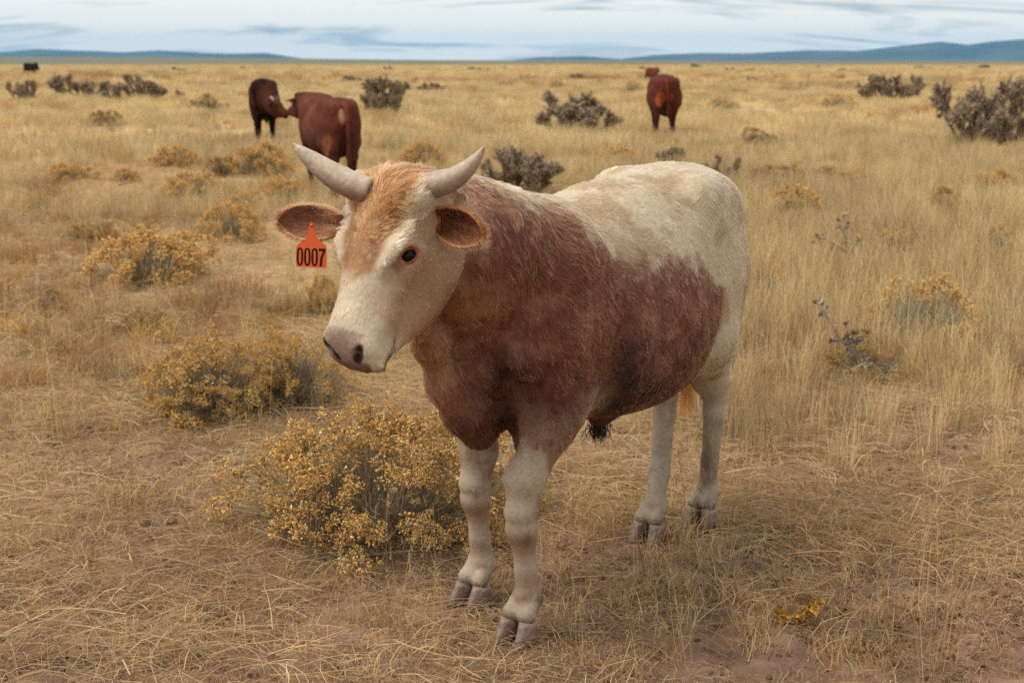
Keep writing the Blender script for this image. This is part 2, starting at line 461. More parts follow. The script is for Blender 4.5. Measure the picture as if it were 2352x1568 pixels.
            hE(0.225, s * 0.112, -0.030, (0.035, 0.024, 0.020), 0.025, True)      # dip before the eye
            # crease between jaw and neck, and behind the shoulder
            fl.chain([hd(0.015, s * 0.120, -0.13), hd(0.06, s * 0.115, -0.215), hd(0.14, s * 0.085, -0.262), hd(0.20, s * 0.05, -0.275)], (0.010, 0.014, 0.014, 0.008), k=0.035, cut=True)
            fl.chain([(0.285, s * 0.268, 1.00), (0.235, s * 0.285, 0.82), (0.245, s * 0.262, 0.64)], (0.020, 0.026, 0.028), k=0.05, cut=True)
    hE(0.380, 0, -0.125, (0.040, 0.044, 0.020), 0.02)                            # chin
    if P.get('sheath'):
        fl.chain([(-0.22, 0.0, 0.53), (-0.06, 0.0, 0.50), (-0.03, 0.0, 0.465)], (0.040, 0.028, 0.020), k=0.05)
    return fl

TORSO = dict(
    top=([-0.74, -0.727, -0.69, -0.63, -0.54, -0.42, -0.25, 0.0, 0.20, 0.36, 0.48, 0.57, 0.64, 0.68], [0.95, 1.02, 1.08, 1.135, 1.185, 1.198, 1.185, 1.160, 1.14, 1.145, 1.15, 1.115, 1.01, 0.86]),
    bot=([-0.74, -0.727, -0.69, -0.63, -0.54, -0.42, -0.25, 0.0, 0.20, 0.36, 0.48, 0.57, 0.64, 0.68], [0.94, 0.88, 0.80, 0.74, 0.65, 0.555, 0.492, 0.490, 0.522, 0.56, 0.59, 0.635, 0.71, 0.80]),
    wid=([-0.74, -0.727, -0.69, -0.63, -0.54, -0.42, -0.25, 0.0, 0.20, 0.36, 0.48, 0.57, 0.64, 0.68], [0.01, 0.055, 0.09, 0.13, 0.17, 0.208, 0.255, 0.275, 0.255, 0.212, 0.168, 0.132, 0.085, 0.02]))
HU = [-0.055, -0.04, 0.0, 0.08, 0.16, 0.22, 0.285, 0.338, 0.368, 0.396, 0.420, 0.428]
HEAD = dict(
    top=(HU, [-0.09, -0.045, -0.008, 0.006, 0.008, 0.002, -0.004, -0.006, -0.014, -0.040, -0.076, -0.098]),
    bot=(HU, [-0.10, -0.16, -0.215, -0.252, -0.264, -0.258, -0.230, -0.180, -0.148, -0.130, -0.122, -0.110]),
    wid=(HU, [0.03, 0.095, 0.120, 0.121, 0.117, 0.101, 0.084, 0.082, 0.086, 0.083, 0.068, 0.032]))
def eye_basis(R, s):
    n = norm(R[1] * s * 0.86 + R[2] * 0.60 + R[0] * 0.06); t = norm(R[0] - n * (R[0] @ n)); b = -np.cross(n, t) * s; c, d = math.cos(0.80), math.sin(0.80)
    return n, t * c + b * d, b * c - t * d      # outward, towards the front corner, up
# ------------------------------------------------------------------ fur as curves
def fur_tone(c): return np.clip(np.clip(c, 0.001, 0.9) ** 1.30, 0.0005, 0.9)
def make_fur(name, v, f, count, dirfn, lenfn, colfn, parent, mat, width=0.0011, npts=5, lift=0.34, seed=1, curl=0.42, clumps=22000):
    r = np.random.default_rng(seed)
    tri = np.concatenate([f[:, [0, 1, 2]], f[:, [0, 2, 3]]])
    a, b, c = v[tri[:, 0]], v[tri[:, 1]], v[tri[:, 2]]
    nr = np.cross(b - a, c - a); ar = np.linalg.norm(nr, axis=1) / 2
    # smooth vertex normals
    vn = np.zeros_like(v)
    for k in range(3):
        for j in range(3):
            vn[:, k] += np.bincount(tri[:, j], nr[:, k], len(v))
    vn = norm(vn)
    cen = (a + b + c) / 3
    ar = ar * np.clip(lenfn(cen)[1], 0, None)
    pick = r.choice(len(tri), count, p=ar / ar.sum())
    w = r.random((count, 2)); w = np.where(w.sum(1, keepdims=True) > 1, 1 - w, w)
    t = tri[pick]
    p = v[t[:, 0]] * (1 - w.sum(1))[:, None] + v[t[:, 1]] * w[:, :1] + v[t[:, 2]] * w[:, 1:]
    n = norm(vn[t[:, 0]] * (1 - w.sum(1))[:, None] + vn[t[:, 1]] * w[:, :1] + vn[t[:, 2]] * w[:, 1:])
    d = dirfn(p, n)
    jit = np.stack([vnoise(p, 16, 3), vnoise(p, 16, 5), vnoise(p, 16, 9)], 1) * curl + np.stack([vnoise(p, 55, 23), vnoise(p, 55, 25), vnoise(p, 55, 29)], 1) * curl * 0.8
    d = d + jit + r.normal(0, 0.10, d.shape)
    d = norm(d - n * (d * n).sum(1, keepdims=True))
    ln = lenfn(p)[0] * r.uniform(0.6, 1.15, count)
    lf = lift * (1 + 0.5 * vnoise(p, 30, 41)) * r.uniform(0.5, 1.4, count) * np.clip(ln / 0.024, 0.35, 1.2)
    s = np.linspace(0, 1, npts)
    bend = norm(np.cross(n, d)) * (vnoise(p, 40, 77) * 0.45 + r.normal(0, 0.12, count))[:, None]
    P = p[:, None, :] - n[:, None, :] * 0.001 + ln[:, None, None] * (d[:, None, :] * s[None, :, None] + n[:, None, :] * (lf[:, None, None] * (s - 0.55 * s * s)[None, :, None]) + bend[:, None, :] * (s * s)[None, :, None])
    # tufts: strands lean together towards the strand at the middle of their tuft
    from mathutils import kdtree
    lead = r.choice(count, clumps, replace=False); kd = kdtree.KDTree(clumps)
    for j, i in enumerate(lead): kd.insert(p[i], j)
    kd.balance()
    own = np.array([kd.find(q_)[1] for q_ in p])
    pull = (0.55 * np.clip(ln / 0.014, 0.5, 1.1))[:, None, None] * (s ** 1.4)[None, :, None]
    P = P * (1 - pull) + P[lead[own]] * pull
    tuft = 1 + 0.30 * r.normal(0, 1, clumps)[own].clip(-1.7, 1.7) * sstep(0.55, 0.12, colfn(p)[:, 1])
    hc = bpy.data.hair_curves.new(name)
    hc.add_curves([npts] * count)
    hc.attributes['position'].data.foreach_set('vector', P.astype(np.float32).ravel())
    ra = hc.attributes.new('radius', 'FLOAT', 'POINT')
    ra.data.foreach_set('value', np.tile((width / 2 * (1 - 0.75 * s ** 1.5)), count).astype(np.float32))
    col = colfn(p + r.normal(0, 1.0, p.shape) * np.clip(lenfn(p)[0] - 0.011, 0.0015, 0.013)[:, None]) * (tuft * (1 + r.normal(0, 0.12, count)) * (1 + 0.22 * fbm(p, 22, 88, 3)))[:, None]
    pale = r.random(count) < 0.06 + 0.30 * sstep(0.05, 0.5, fbm(p, 5, 99, 3) + 0.25 * np.exp(-((p[:, 0] - 0.05) / 0.2) ** 2) * sstep(.6, .75, p[:, 2]) + 0.5 * vnoise(p, 45, 131))
    col = np.where((pale & (p[:, 2] > 0.5))[:, None], np.array([.38, .225, .145]), col)
    ca = hc.attributes.new('fcol', 'FLOAT_COLOR', 'CURVE')
    rgba = np.ones((count, 4), np.float32); rgba[:, :3] = fur_tone(col); ca.data.foreach_set('color', rgba.ravel())
    na = hc.attributes.new('fnrm', 'FLOAT_VECTOR', 'CURVE')
    na.data.foreach_set('vector', norm(n + 0.35 * d).astype(np.float32).ravel())
    o = bpy.data.objects.new(name, hc); COL.objects.link(o); o.parent = parent
    hc.materials.append(mat)
    return o
fur_mat, fn_, fl_, fb_ = mat_new('fur_strands'); fn_.remove(fb_)
fh = N(fn_, 'ShaderNodeBsdfHairPrincipled'); fh.model = 'CHIANG'; fh.parametrization = 'COLOR'
fh.inputs['Roughness'].default_value = 0.45; fh.inputs['Radial Roughness'].default_value = 0.7; fh.inputs['Coat'].default_value = 0.0
fh.inputs['Random Roughness'].default_value = 0.2
fa = N(fn_, 'ShaderNodeAttribute', attribute_name='fcol')
fl_.new(fa.outputs['Color'], fh.inputs['Color']); fl_.new(fh.outputs[0], fn_['Material Output'].inputs['Surface'])

# ------------------------------------------------------------------ the horned calf
CALF_F = norm(np.array([-.59, -.807, 0])); CALF_L = np.array([-CALF_F[1], CALF_F[0], 0]); CALF_O = np.array([.236, 3.925, 0])
def calf_local(p):
    q = np.asarray(p, float) - CALF_O
    return np.array([q @ CALF_F, q @ CALF_L, q[2]])
def cl(px, py, depth): return calf_local(at_depth(px, py, depth))
R_head = frame(math.radians(-7), math.radians(64.5))
POLL = cl(883, 407, 3.13)
def HD(u, v, w): return POLL + R_head[0] * u + R_head[1] * v + R_head[2] * w
calf_P = dict(TORSO, head=HEAD, headR=R_head, poll=POLL, sheath=True, xmax=1.3,
    feet=dict(FL=(0.515, 0.112), FR=(0.385, -0.140), HL=(-0.595, 0.05), HR=(-0.36, -0.01)),
    hock=dict(HL=(-0.595, 0.085), HR=(-0.49, -0.04)))
body_v, body_f = cattle_field(calf_P, CALF_VOXEL).surface()
body_v = relax(body_v, body_f, 2)
def vnormals(v, f):
    n = np.cross(v[f[:, 2]] - v[f[:, 0]], v[f[:, 3]] - v[f[:, 1]]); o = np.zeros_like(v)
    for k in range(3):
        for j in range(4): o[:, k] += np.bincount(f[:, j], n[:, k], len(v))
    return norm(o)
# loose skin folds on neck and shoulder, faint ribs and muscle
_bn = vnormals(body_v, body_f); _x, _z = body_v[:, 0], body_v[:, 2]
_fold = vnoise(np.stack([_x * 1.0 + _z * .25, body_v[:, 1] * .5, _z * .22], 1), 26, 140) * sstep(.40, .60, _x) * sstep(.5, .65, _z) * (1 - sstep(-.03, .02, ((body_v - POLL) @ R_head.T)[:, 0]) * sstep(-.27, -.24, ((body_v - POLL) @ R_head.T)[:, 2]))
_lump = fbm(body_v, 7, 150, 2) * sstep(.45, .6, _z) * sstep(.62, .5, _x)
_rib = np.sin((_x + .15 * _z) * 52) * sstep(.22, .12, _x) * sstep(-.30, -.18, _x) * sstep(.60, .7, _z) * sstep(1.02, .9, _z)
body_v = body_v + _bn * (0.0085 * _fold + 0.008 * _lump + 0.0025 * _rib)[:, None]

CREAM, RUST, TAN = np.array([.65, .535, .38]), np.array([.165, .058, .032]), np.array([.37, .185, .082])
zb = spline1([-0.40, -0.35, -0.24, -0.13, 0.04, 0.17, 0.28, 0.45, 0.60, 0.8], [0.70, 0.80, 0.885, 0.935, 0.945, 0.96, 1.03, 1.12, 1.165, 1.3])
xbk = spline1([0.40, 0.60, 0.70, 0.80, 0.95], [-0.20, -0.27, -0.325, -0.355, -0.36])
def lerp(a, b, t): return a + (b - a) * t[:, None]
def coat(p):
    """coat colour, with some shade painted in, at points of the calf's own frame"""
    x, y, z = p[:, 0], p[:, 1], p[:, 2]
    n1 = fbm(p, 9, 11, 4); n2 = fbm(p, 26, 31, 3); n3 = fbm(p * np.array([1, 1, .5]), 5, 51, 3)
    c = np.tile(CREAM, (len(p), 1)) * (1 + 0.09 * n1 + 0.09 * n2)[:, None]
    edge = zb(x) - z + 0.05 * n1 + 0.075 * n2 + 0.02
    m = sstep(-0.045, 0.045, edge + 0.02 * n3) * sstep(-0.045, 0.04, x - xbk(z) + 0.03 * n1)
    shade = RUST * (1 + 0.22 * n3 + 0.22 * n2)[:, None]
    shade = lerp(shade, np.tile(np.array([.115, .036, .022]), (len(p), 1)), sstep(0.86, 0.58, z + 0.09 * n3) * 0.85)  # rust painted darker low down, for the shade on chest and belly
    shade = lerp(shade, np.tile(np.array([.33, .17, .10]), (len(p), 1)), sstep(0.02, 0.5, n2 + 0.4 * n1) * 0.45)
    for ctr, rd, amt in (((0.20, 0.26, 0.66), (0.07, 0.12, 0.13), .9), ((0.10, 0.2, 0.58), (0.20, 0.2, 0.07), .6), ((0.60, 0.12, 0.74), (0.035, 0.10, 0.13), .85), ((0.47, 0.05, 0.60), (0.10, 0.09, 0.06), .8), ((-0.12, 0.26, 0.68), (0.12, 0.1, 0.07), .45)):  # dark smudges: partly dark coat, partly shade painted in
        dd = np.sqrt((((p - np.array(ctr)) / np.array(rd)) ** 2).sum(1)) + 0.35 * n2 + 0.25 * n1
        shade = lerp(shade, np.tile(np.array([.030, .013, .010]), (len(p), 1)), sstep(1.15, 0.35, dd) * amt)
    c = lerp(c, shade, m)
    # tan wash on the cream hip and back, pale streak along the withers
    c = lerp(c, np.tile(np.array([.38, .245, .135]), (len(p), 1)), (1 - m) * sstep(-0.1, 0.5, n1 + 0.6 * n2 + 0.25 * sstep(-0.2, 0.3, x)) * 0.75)
    wit = sstep(0.10, 0.03, np.abs(y)) * sstep(1.08, 1.13, z) * sstep(0.36, 0.46, x)
    c = lerp(c, np.tile(np.array([.36, .20, .115]), (len(p), 1)), wit * 0.8)
    # front legs pale below the elbow, hind legs cream, all dusty near the hooves
    fl = sstep(0.18, 0.26, x) * sstep(0.66, 0.48, z + 0.05 * n1)
    legc = lerp(np.tile(np.array([.52, .41, .30]), (len(p), 1)), np.tile(np.array([.31, .195, .13]), (len(p), 1)), sstep(-0.15, 0.45, n1 + 0.7 * n2)) * (1 + 0.15 * n2)[:, None]
    legc = lerp(legc, np.tile(np.array([.22, .105, .066]), (len(p), 1)), sstep(0.53, 0.72, z + 0.06 * n1) * 0.85)
    legc = lerp(legc, np.tile(np.array([.33, .165, .095]), (len(p), 1)), np.exp(-((z - 0.27 + 0.02 * n1) / 0.035) ** 2) * 0.75)
    legc = lerp(legc, np.tile(np.array([.36, .20, .12]), (len(p), 1)), np.exp(-((z - 0.155 + 0.02 * n1) / 0.02) ** 2) * 0.5)
    brk = sstep(0.05, 0.07, np.abs(y))
    c = lerp(c, legc, sstep(0.18, 0.26, x) * sstep(0.085, 0.11, np.abs(y) + 0.04 * sstep(0.55, 0.45, z)) * sstep(0.72, 0.55, z + 0.07 * n1))
    hl = sstep(-0.2, -0.3, x)
    c = lerp(c, np.tile(np.array([.40, .325, .25]), (len(p), 1)) * (1 + 0.3 * n2)[:, None], hl * sstep(0.50, 0.24, z + 0.06 * n1) * 0.75)
    c = lerp(c, np.tile(np.array([.13, .10, .085]), (len(p), 1)), hl * np.exp(-((z - 0.24) / 0.07) ** 2) * sstep(0.1, 0.6, n1 + 0.35) * 0.6)
    c = lerp(c, np.tile(np.array([.17, .135, .115]), (len(p), 1)), sstep(0.115, 0.05, z + 0.03 * n1) * 0.75)
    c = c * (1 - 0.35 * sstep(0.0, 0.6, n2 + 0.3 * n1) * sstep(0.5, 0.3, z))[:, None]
    # neck: paler behind the jaw and on the dewlap edge
    q = (p - POLL) @ R_head.T; u, vv, w = q[:, 0], q[:, 1], q[:, 2]
    nk = sstep(0.58, 0.72, x) * sstep(1.02, 0.95, z) * 0.45 + np.exp(-((x - 0.76) / 0.07) ** 2) * 0.35
    c = lerp(c, np.tile(np.array([.38, .19, .105]), (len(p), 1)) * (1 + 0.2 * n2)[:, None], np.clip(nk, 0, 1) * sstep(0.55, 0.65, z))
    # head
    jaw = np.interp(u, HEAD['bot'][0], HEAD['bot'][1])
    hm = sstep(-0.05, 0.0, u) * sstep(jaw - 0.03, jaw + 0.02, w + 0.015 * n2) * sstep(0.17, 0.14, np.abs(vv)) * sstep(0.5, 0.62, x)
    hc = np.tile(np.array([.65, .535, .385]), (len(p), 1)) * (1 + 0.06 * n2)[:, None]
    hc = lerp(hc, np.tile(np.array([.40, .245, .145]), (len(p), 1)), sstep(-0.02, -0.095, w + 0.03 * n1 + 0.02 * n2) * sstep(0.385, 0.30, u + 0.02 * n1) * 0.9)
    hc = lerp(hc, np.tile(np.array([.30, .155, .095]), (len(p), 1)), sstep(-0.17, -0.25, w + 0.02 * n2) * sstep(0.36, 0.24, u) * 0.7)
    hc = lerp(hc, np.tile(np.array([.46, .31, .185]), (len(p), 1)), np.exp(-(((u - 0.245) / 0.06) ** 2 + ((w + 0.12) / 0.06) ** 2)) * 0.5)
    pw = np.interp(u, [-0.06, 0.03, 0.10, 0.17, 0.22, 0.26], [0.11, 0.105, 0.075, 0.060, 0.045, 0.0])
    pm = sstep(pw + 0.016, pw - 0.012, np.abs(vv + 0.004) + 0.016 * n2 + 0.010 * n1) * sstep(0.262, 0.225, u + 0.02 * n2) * sstep(-0.08, -0.03, w)
    hc = lerp(hc, TAN * (1 + 0.25 * n2)[:, None], pm)
    for s in (1, -1):
        ne, te, be = eye_basis(R_head, s); d_ = p - (HD(0.158, s * 0.092, -0.058) + ne * 0.02)
        de = np.sqrt(((d_ @ te) / 1.25) ** 2 + ((d_ @ be) / 0.95) ** 2 + ((d_ @ ne) / 1.5) ** 2)
        hc = lerp(hc, np.tile(np.array([.28, .060, .032]), (len(p), 1)), sstep(0.027, 0.018, de + 0.003 * n2) * 0.85)
        dt = np.linalg.norm(p - (HD(0.158, s * 0.092, -0.058) + ne * 0.017 + te * 0.030 - be * 0.006), axis=1)
        hc = lerp(hc, np.tile(np.array([.33, .095, .055]), (len(p), 1)), sstep(0.026, 0.008, dt + 0.004 * n2) * 0.75)
    up_ = sstep(0.350, 0.362, u + 0.004 * n1) * sstep(0.070, 0.060, np.abs(vv) + 0.25 * np.maximum(0, -(w + 0.075)) ) * sstep(-0.108, -0.100, w)
    low_ = sstep(0.355, 0.378, u + 0.006 * n1) * sstep(-0.092, -0.104, w) * 0.8
    mz = np.maximum(up_, low_)
    pad = lerp(np.tile(np.array([.30, .21, .165]), (len(p), 1)), np.tile(np.array([.155, .078, .058]), (len(p), 1)), sstep(-0.055, -0.080, w + 0.01 * n1)) * (1 + 0.15 * n2)[:, None]
    pad = lerp(pad, np.tile(np.array([.16, .085, .07]), (len(p), 1)), sstep(-0.118, -0.130, w) * 0.6)
    hc = lerp(hc, pad, mz)
    for s in (1, -1):
        pl_ = [HD(0.410, s * 0.034, -0.062), HD(0.403, s * 0.050, -0.045), HD(0.389, s * 0.065, -0.026)]; dn_ = np.full(len(p), 9.0)
        for a_, b_ in zip(pl_[:-1], pl_[1:]):
            t_ = np.clip(((p - a_) @ (b_ - a_)) / ((b_ - a_) @ (b_ - a_)), 0, 1); dn_ = np.minimum(dn_, np.linalg.norm(p - a_ - t_[:, None] * (b_ - a_), axis=1))
        hc = lerp(hc, np.tile(np.array([.016, .008, .007]), (len(p), 1)), sstep(0.0150, 0.0095, dn_))
    lips = sstep(0.008, 0.002, np.abs(w + 0.109)) * sstep(0.315, 0.35, u)
    hc = lerp(hc, np.tile(np.array([.09, .045, .035]), (len(p), 1)), lips * 0.7)
    c = lerp(c, hc, hm)
    return np.clip(c, 0.004, 0.85)
def head_coords(p): return (p - POLL) @ R_head.T
def coat_dir(p, n):
    x, y, z = p[:, 0], p[:, 1], p[:, 2]
    d = np.stack([-np.ones_like(x) * 0.75, y * 0.4, -0.55 - 0.5 * sstep(0.2, 0.28, np.abs(y))], 1)
    d = lerp(d, np.tile([0.12, 0, -1.0], (len(p), 1)), sstep(0.68, 0.55, z))
    neck = sstep(0.45, 0.6, x)
    d = lerp(d, np.tile([-0.35, 0, -0.9], (len(p), 1)), neck)
    q = head_coords(p); hm = sstep(-0.06, 0.0, q[:, 0]) * sstep(-0.28, -0.22, q[:, 2]) * sstep(0.55, 0.65, x)
    up = sstep(0.24, 0.14, q[:, 0])
    dh = np.outer(1 - 1.5 * up, R_head[0]) + np.outer(np.clip(q[:, 1] * 14, -1, 1) * (0.4 + 0.5 * up), R_head[1]) - np.outer(sstep(-0.04, -0.1, q[:, 2]) * 0.8, R_head[2])
    return lerp(d, dh, hm)
def coat_len(p):
    q = head_coords(p); x, z = p[:, 0], p[:, 2]
    hm = sstep(-0.07, 0.0, q[:, 0]) * sstep(0.55, 0.65, x) * sstep(-0.30, -0.24, q[:, 2])
    ln = 0.0205 + 0.005 * sstep(0.1, 0.5, x) * sstep(0.6, 0.75, z)
    ln = ln * (1 - 0.45 * sstep(0.62, 0.45, z))
    hl = 0.0150 + 0.012 * sstep(0.20, 0.08, q[:, 0]) * sstep(-0.06, -0.02, q[:, 2]) + 0.016 * sstep(0.05, -0.02, q[:, 0]) * sstep(-0.08, -0.03, q[:, 2])
    ln = ln * (1 - hm) + hl * hm
    dens = np.ones(len(p)) + 2.2 * hm + 2.4 * sstep(0.62, 0.5, z)
    dens = dens * (1 - sstep(0.350, 0.366, q[:, 0]) * sstep(0.072, 0.062, np.abs(q[:, 1])) * hm) * (1 - 0.8 * sstep(0.355, 0.375, q[:, 0]) * hm) * sstep(0.035, 0.06, z)
    for s in (1, -1):
        ne, te, be = eye_basis(R_head, s)
        dens = dens * sstep(0.023, 0.030, np.linalg.norm(p - (HD(0.158, s * 0.092, -0.058) + ne * 0.019), axis=1))
    return ln, dens

calf = add_obj('horned_calf', None, loc=CALF_O)
calf.rotation_euler[2] = math.atan2(CALF_F[1], CALF_F[0])
tag(calf, 'cream and russet horned calf with an orange ear tag standing in the foreground', 'calf')
body_me = mesh_from('body', body_v, body_f)
_bare = np.minimum(coat_len(body_v)[1], 1)      # bare nose, lids and hoof rims keep their own colour; under the hair the hide is duskier
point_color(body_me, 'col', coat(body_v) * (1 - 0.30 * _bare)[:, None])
hide_mat = mat_attr('calf_hide', 'col', 0.6, 0.3, 0.12, 90, 0.15)
body_o = add_obj('body', body_me, hide_mat, calf)
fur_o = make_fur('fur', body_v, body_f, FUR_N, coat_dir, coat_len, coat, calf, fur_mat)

# poll tuft, the loose curls standing between the horns
def strands(name, roots, dirs, lens, cols, parent, mat, width=0.0012, npts=6, droop=0.4, wav=0.12, seed=5):
    r = np.random.default_rng(seed); k = len(roots)
    s = np.linspace(0, 1, npts)
    side = norm(np.cross(dirs, r.normal(0, 1, (k, 3))))
    P = roots[:, None, :] + lens[:, None, None] * (dirs[:, None, :] * s[None, :, None] + np.array([0, 0, -1.0]) * (droop * s ** 2)[None, :, None]
        + side[:, None, :] * (wav * np.sin(s * 4.2))[None, :, None] * r.uniform(-1, 1, (k, 1, 1)))
    hc = bpy.data.hair_curves.new(name); hc.add_curves([npts] * k)
    hc.attributes['position'].data.foreach_set('vector', P.astype(np.float32).ravel())
    hc.attributes.new('radius', 'FLOAT', 'POINT').data.foreach_set('value', np.tile(width / 2 * (1 - 0.7 * s), k).astype(np.float32))
    rgba = np.ones((k, 4), np.float32); rgba[:, :3] = fur_tone(cols)
    hc.attributes.new('fcol', 'FLOAT_COLOR', 'CURVE').data.foreach_set('color', rgba.ravel())
    hc.attributes.new('fnrm', 'FLOAT_VECTOR', 'CURVE').data.foreach_set('vector', norm(dirs + np.array([0, 0, .6])).astype(np.float32).ravel())
    o = bpy.data.objects.new(name, hc); COL.objects.link(o); o.parent = parent; hc.materials.append(mat)
    return o
r_ = np.random.default_rng(12)
k = 5200
tu, tv = r_.uniform(-0.045, 0.075, k), r_.uniform(-0.122, 0.122, k)
tw = np.interp(tu, HEAD['top'][0], HEAD['top'][1]) - 0.6 * np.maximum(np.abs(tv) - 0.05, 0) - 0.006
roots = POLL + np.outer(tu, R_head[0]) + np.outer(tv, R_head[1]) + np.outer(tw, R_head[2])
lockn = np.stack([vnoise(roots, 38, 1), vnoise(roots, 38, 2), vnoise(roots, 38, 3)], 1)
dirs = norm(np.outer(-0.55 + 9 * np.maximum(tu, 0), R_head[0]) + np.outer(tv * 4, R_head[1]) + R_head[2] * 0.55 + lockn * 1.1 + r_.normal(0, 0.12, (k, 3)))
tcol = (TAN * 1.1)[None, :] * (1 + 0.3 * vnoise(roots, 30, 8) + r_.normal(0, 0.12, k))[:, None]
edge = sstep(0.078, 0.108, np.abs(tv))
tcol = lerp(tcol, np.tile(CREAM, (k, 1)), edge)
strands('poll_tuft', roots, dirs, r_.uniform(0.014, 0.034, k), tcol, calf, fur_mat, 0.0013, 6, 0.25, 0.25)

# horns
horn_mat = mat_noise('horn', (.21, .155, .125), (.37, .31, .26), 26, 0.45, 0.4, 0.45, 8, 0.004, (1, 1, 1))
def horn(px_pts, radii):
    path = smooth_path([np.append(cl(*q), r) for q, r in zip(px_pts, radii)], 26)
    pts, rad = path[:, :3], path[:, 3]
    # blunt rounded tip
    tip = pts[-1] + norm(pts[-1] - pts[-2]) * rad[-1] * np.array([[.5], [.85], [.98]]); rad_t = rad[-1] * np.array([.86, .5, .15])
    pts = np.vstack([pts, tip]); rad = np.concatenate([rad, rad_t])
    rad = rad * (1 + 0.022 * np.sin(np.arange(len(rad)) * 2.1) * np.linspace(1, 0, len(rad)) + 0.02 * np.array([hash3(np.array([i]), np.array([3]), np.array([1]))[0] - .5 for i in range(len(rad))]))
    v, f = tube(pts, rad, 20)
    v = v + 0.0012 * vnoise(v, 60, 4)[:, None] * norm(v - np.repeat(pts, 20, 0))
    t = np.repeat(np.arange(len(pts)) / (len(pts) - 1), 20)
    n = fbm(v, 40, 6, 3)
    dn = norm(v - np.repeat(pts, 20, 0))[:, 2]
    ringn = vnoise(np.stack([t * 40, 0 * t, 0 * t], 1), 1, 17); streak = vnoise(np.stack([np.tile(np.arange(20), len(pts)) * 1.7, t * 2.5, 0 * t], 1), 1, 19)
    n = 0.5 * n + 0.5 * streak + 0.5 * ringn * sstep(0.6, 0.1, t)
    col = lerp(np.tile([.40, .325, .25], (len(v), 1)), np.tile([.25, .13, .098], (len(v), 1)), np.clip(sstep(0.75, 0.05, t) * sstep(0.5, -0.6, dn) * 0.9 + 0.25 * n, 0, 1))
    col = lerp(col, np.tile([.16, .085, .065], (len(v), 1)), sstep(0.80, 1.0, t) * sstep(0.3, -0.3, dn) * 0.75)
    col = lerp(col, np.tile([.42, .36, .29], (len(v), 1)), sstep(0.45, 0.9, dn + 0.3 * n) * sstep(0.0, 0.3, t) * 0.5) * np.clip(1 + 0.38 * n, .5, 1.5)[:, None]
    g = Geo().add(v, f, col)
    return add_obj('horn', g.mesh('horn'), horn_m, calf)
horn_m = mat_attr('horn_keratin', 'col', 0.5, 0.32, 0.14, 90, 0.18)
horn([(930, 440, 3.13), (985, 428, 3.09), (1032, 415, 3.05), (1070, 391, 3.02), (1096, 363, 3.0), (1110, 341, 2.99)], (.031, .0305, .0265, .0195, .0115, .0042))
horn([(850, 440, 3.14), (798, 420, 3.15), (760, 399, 3.16), (722, 372, 3.17), (693, 349, 3.17), (677, 334, 3.17)], (.031, .0315, .0285, .0225, .0145, .0058))

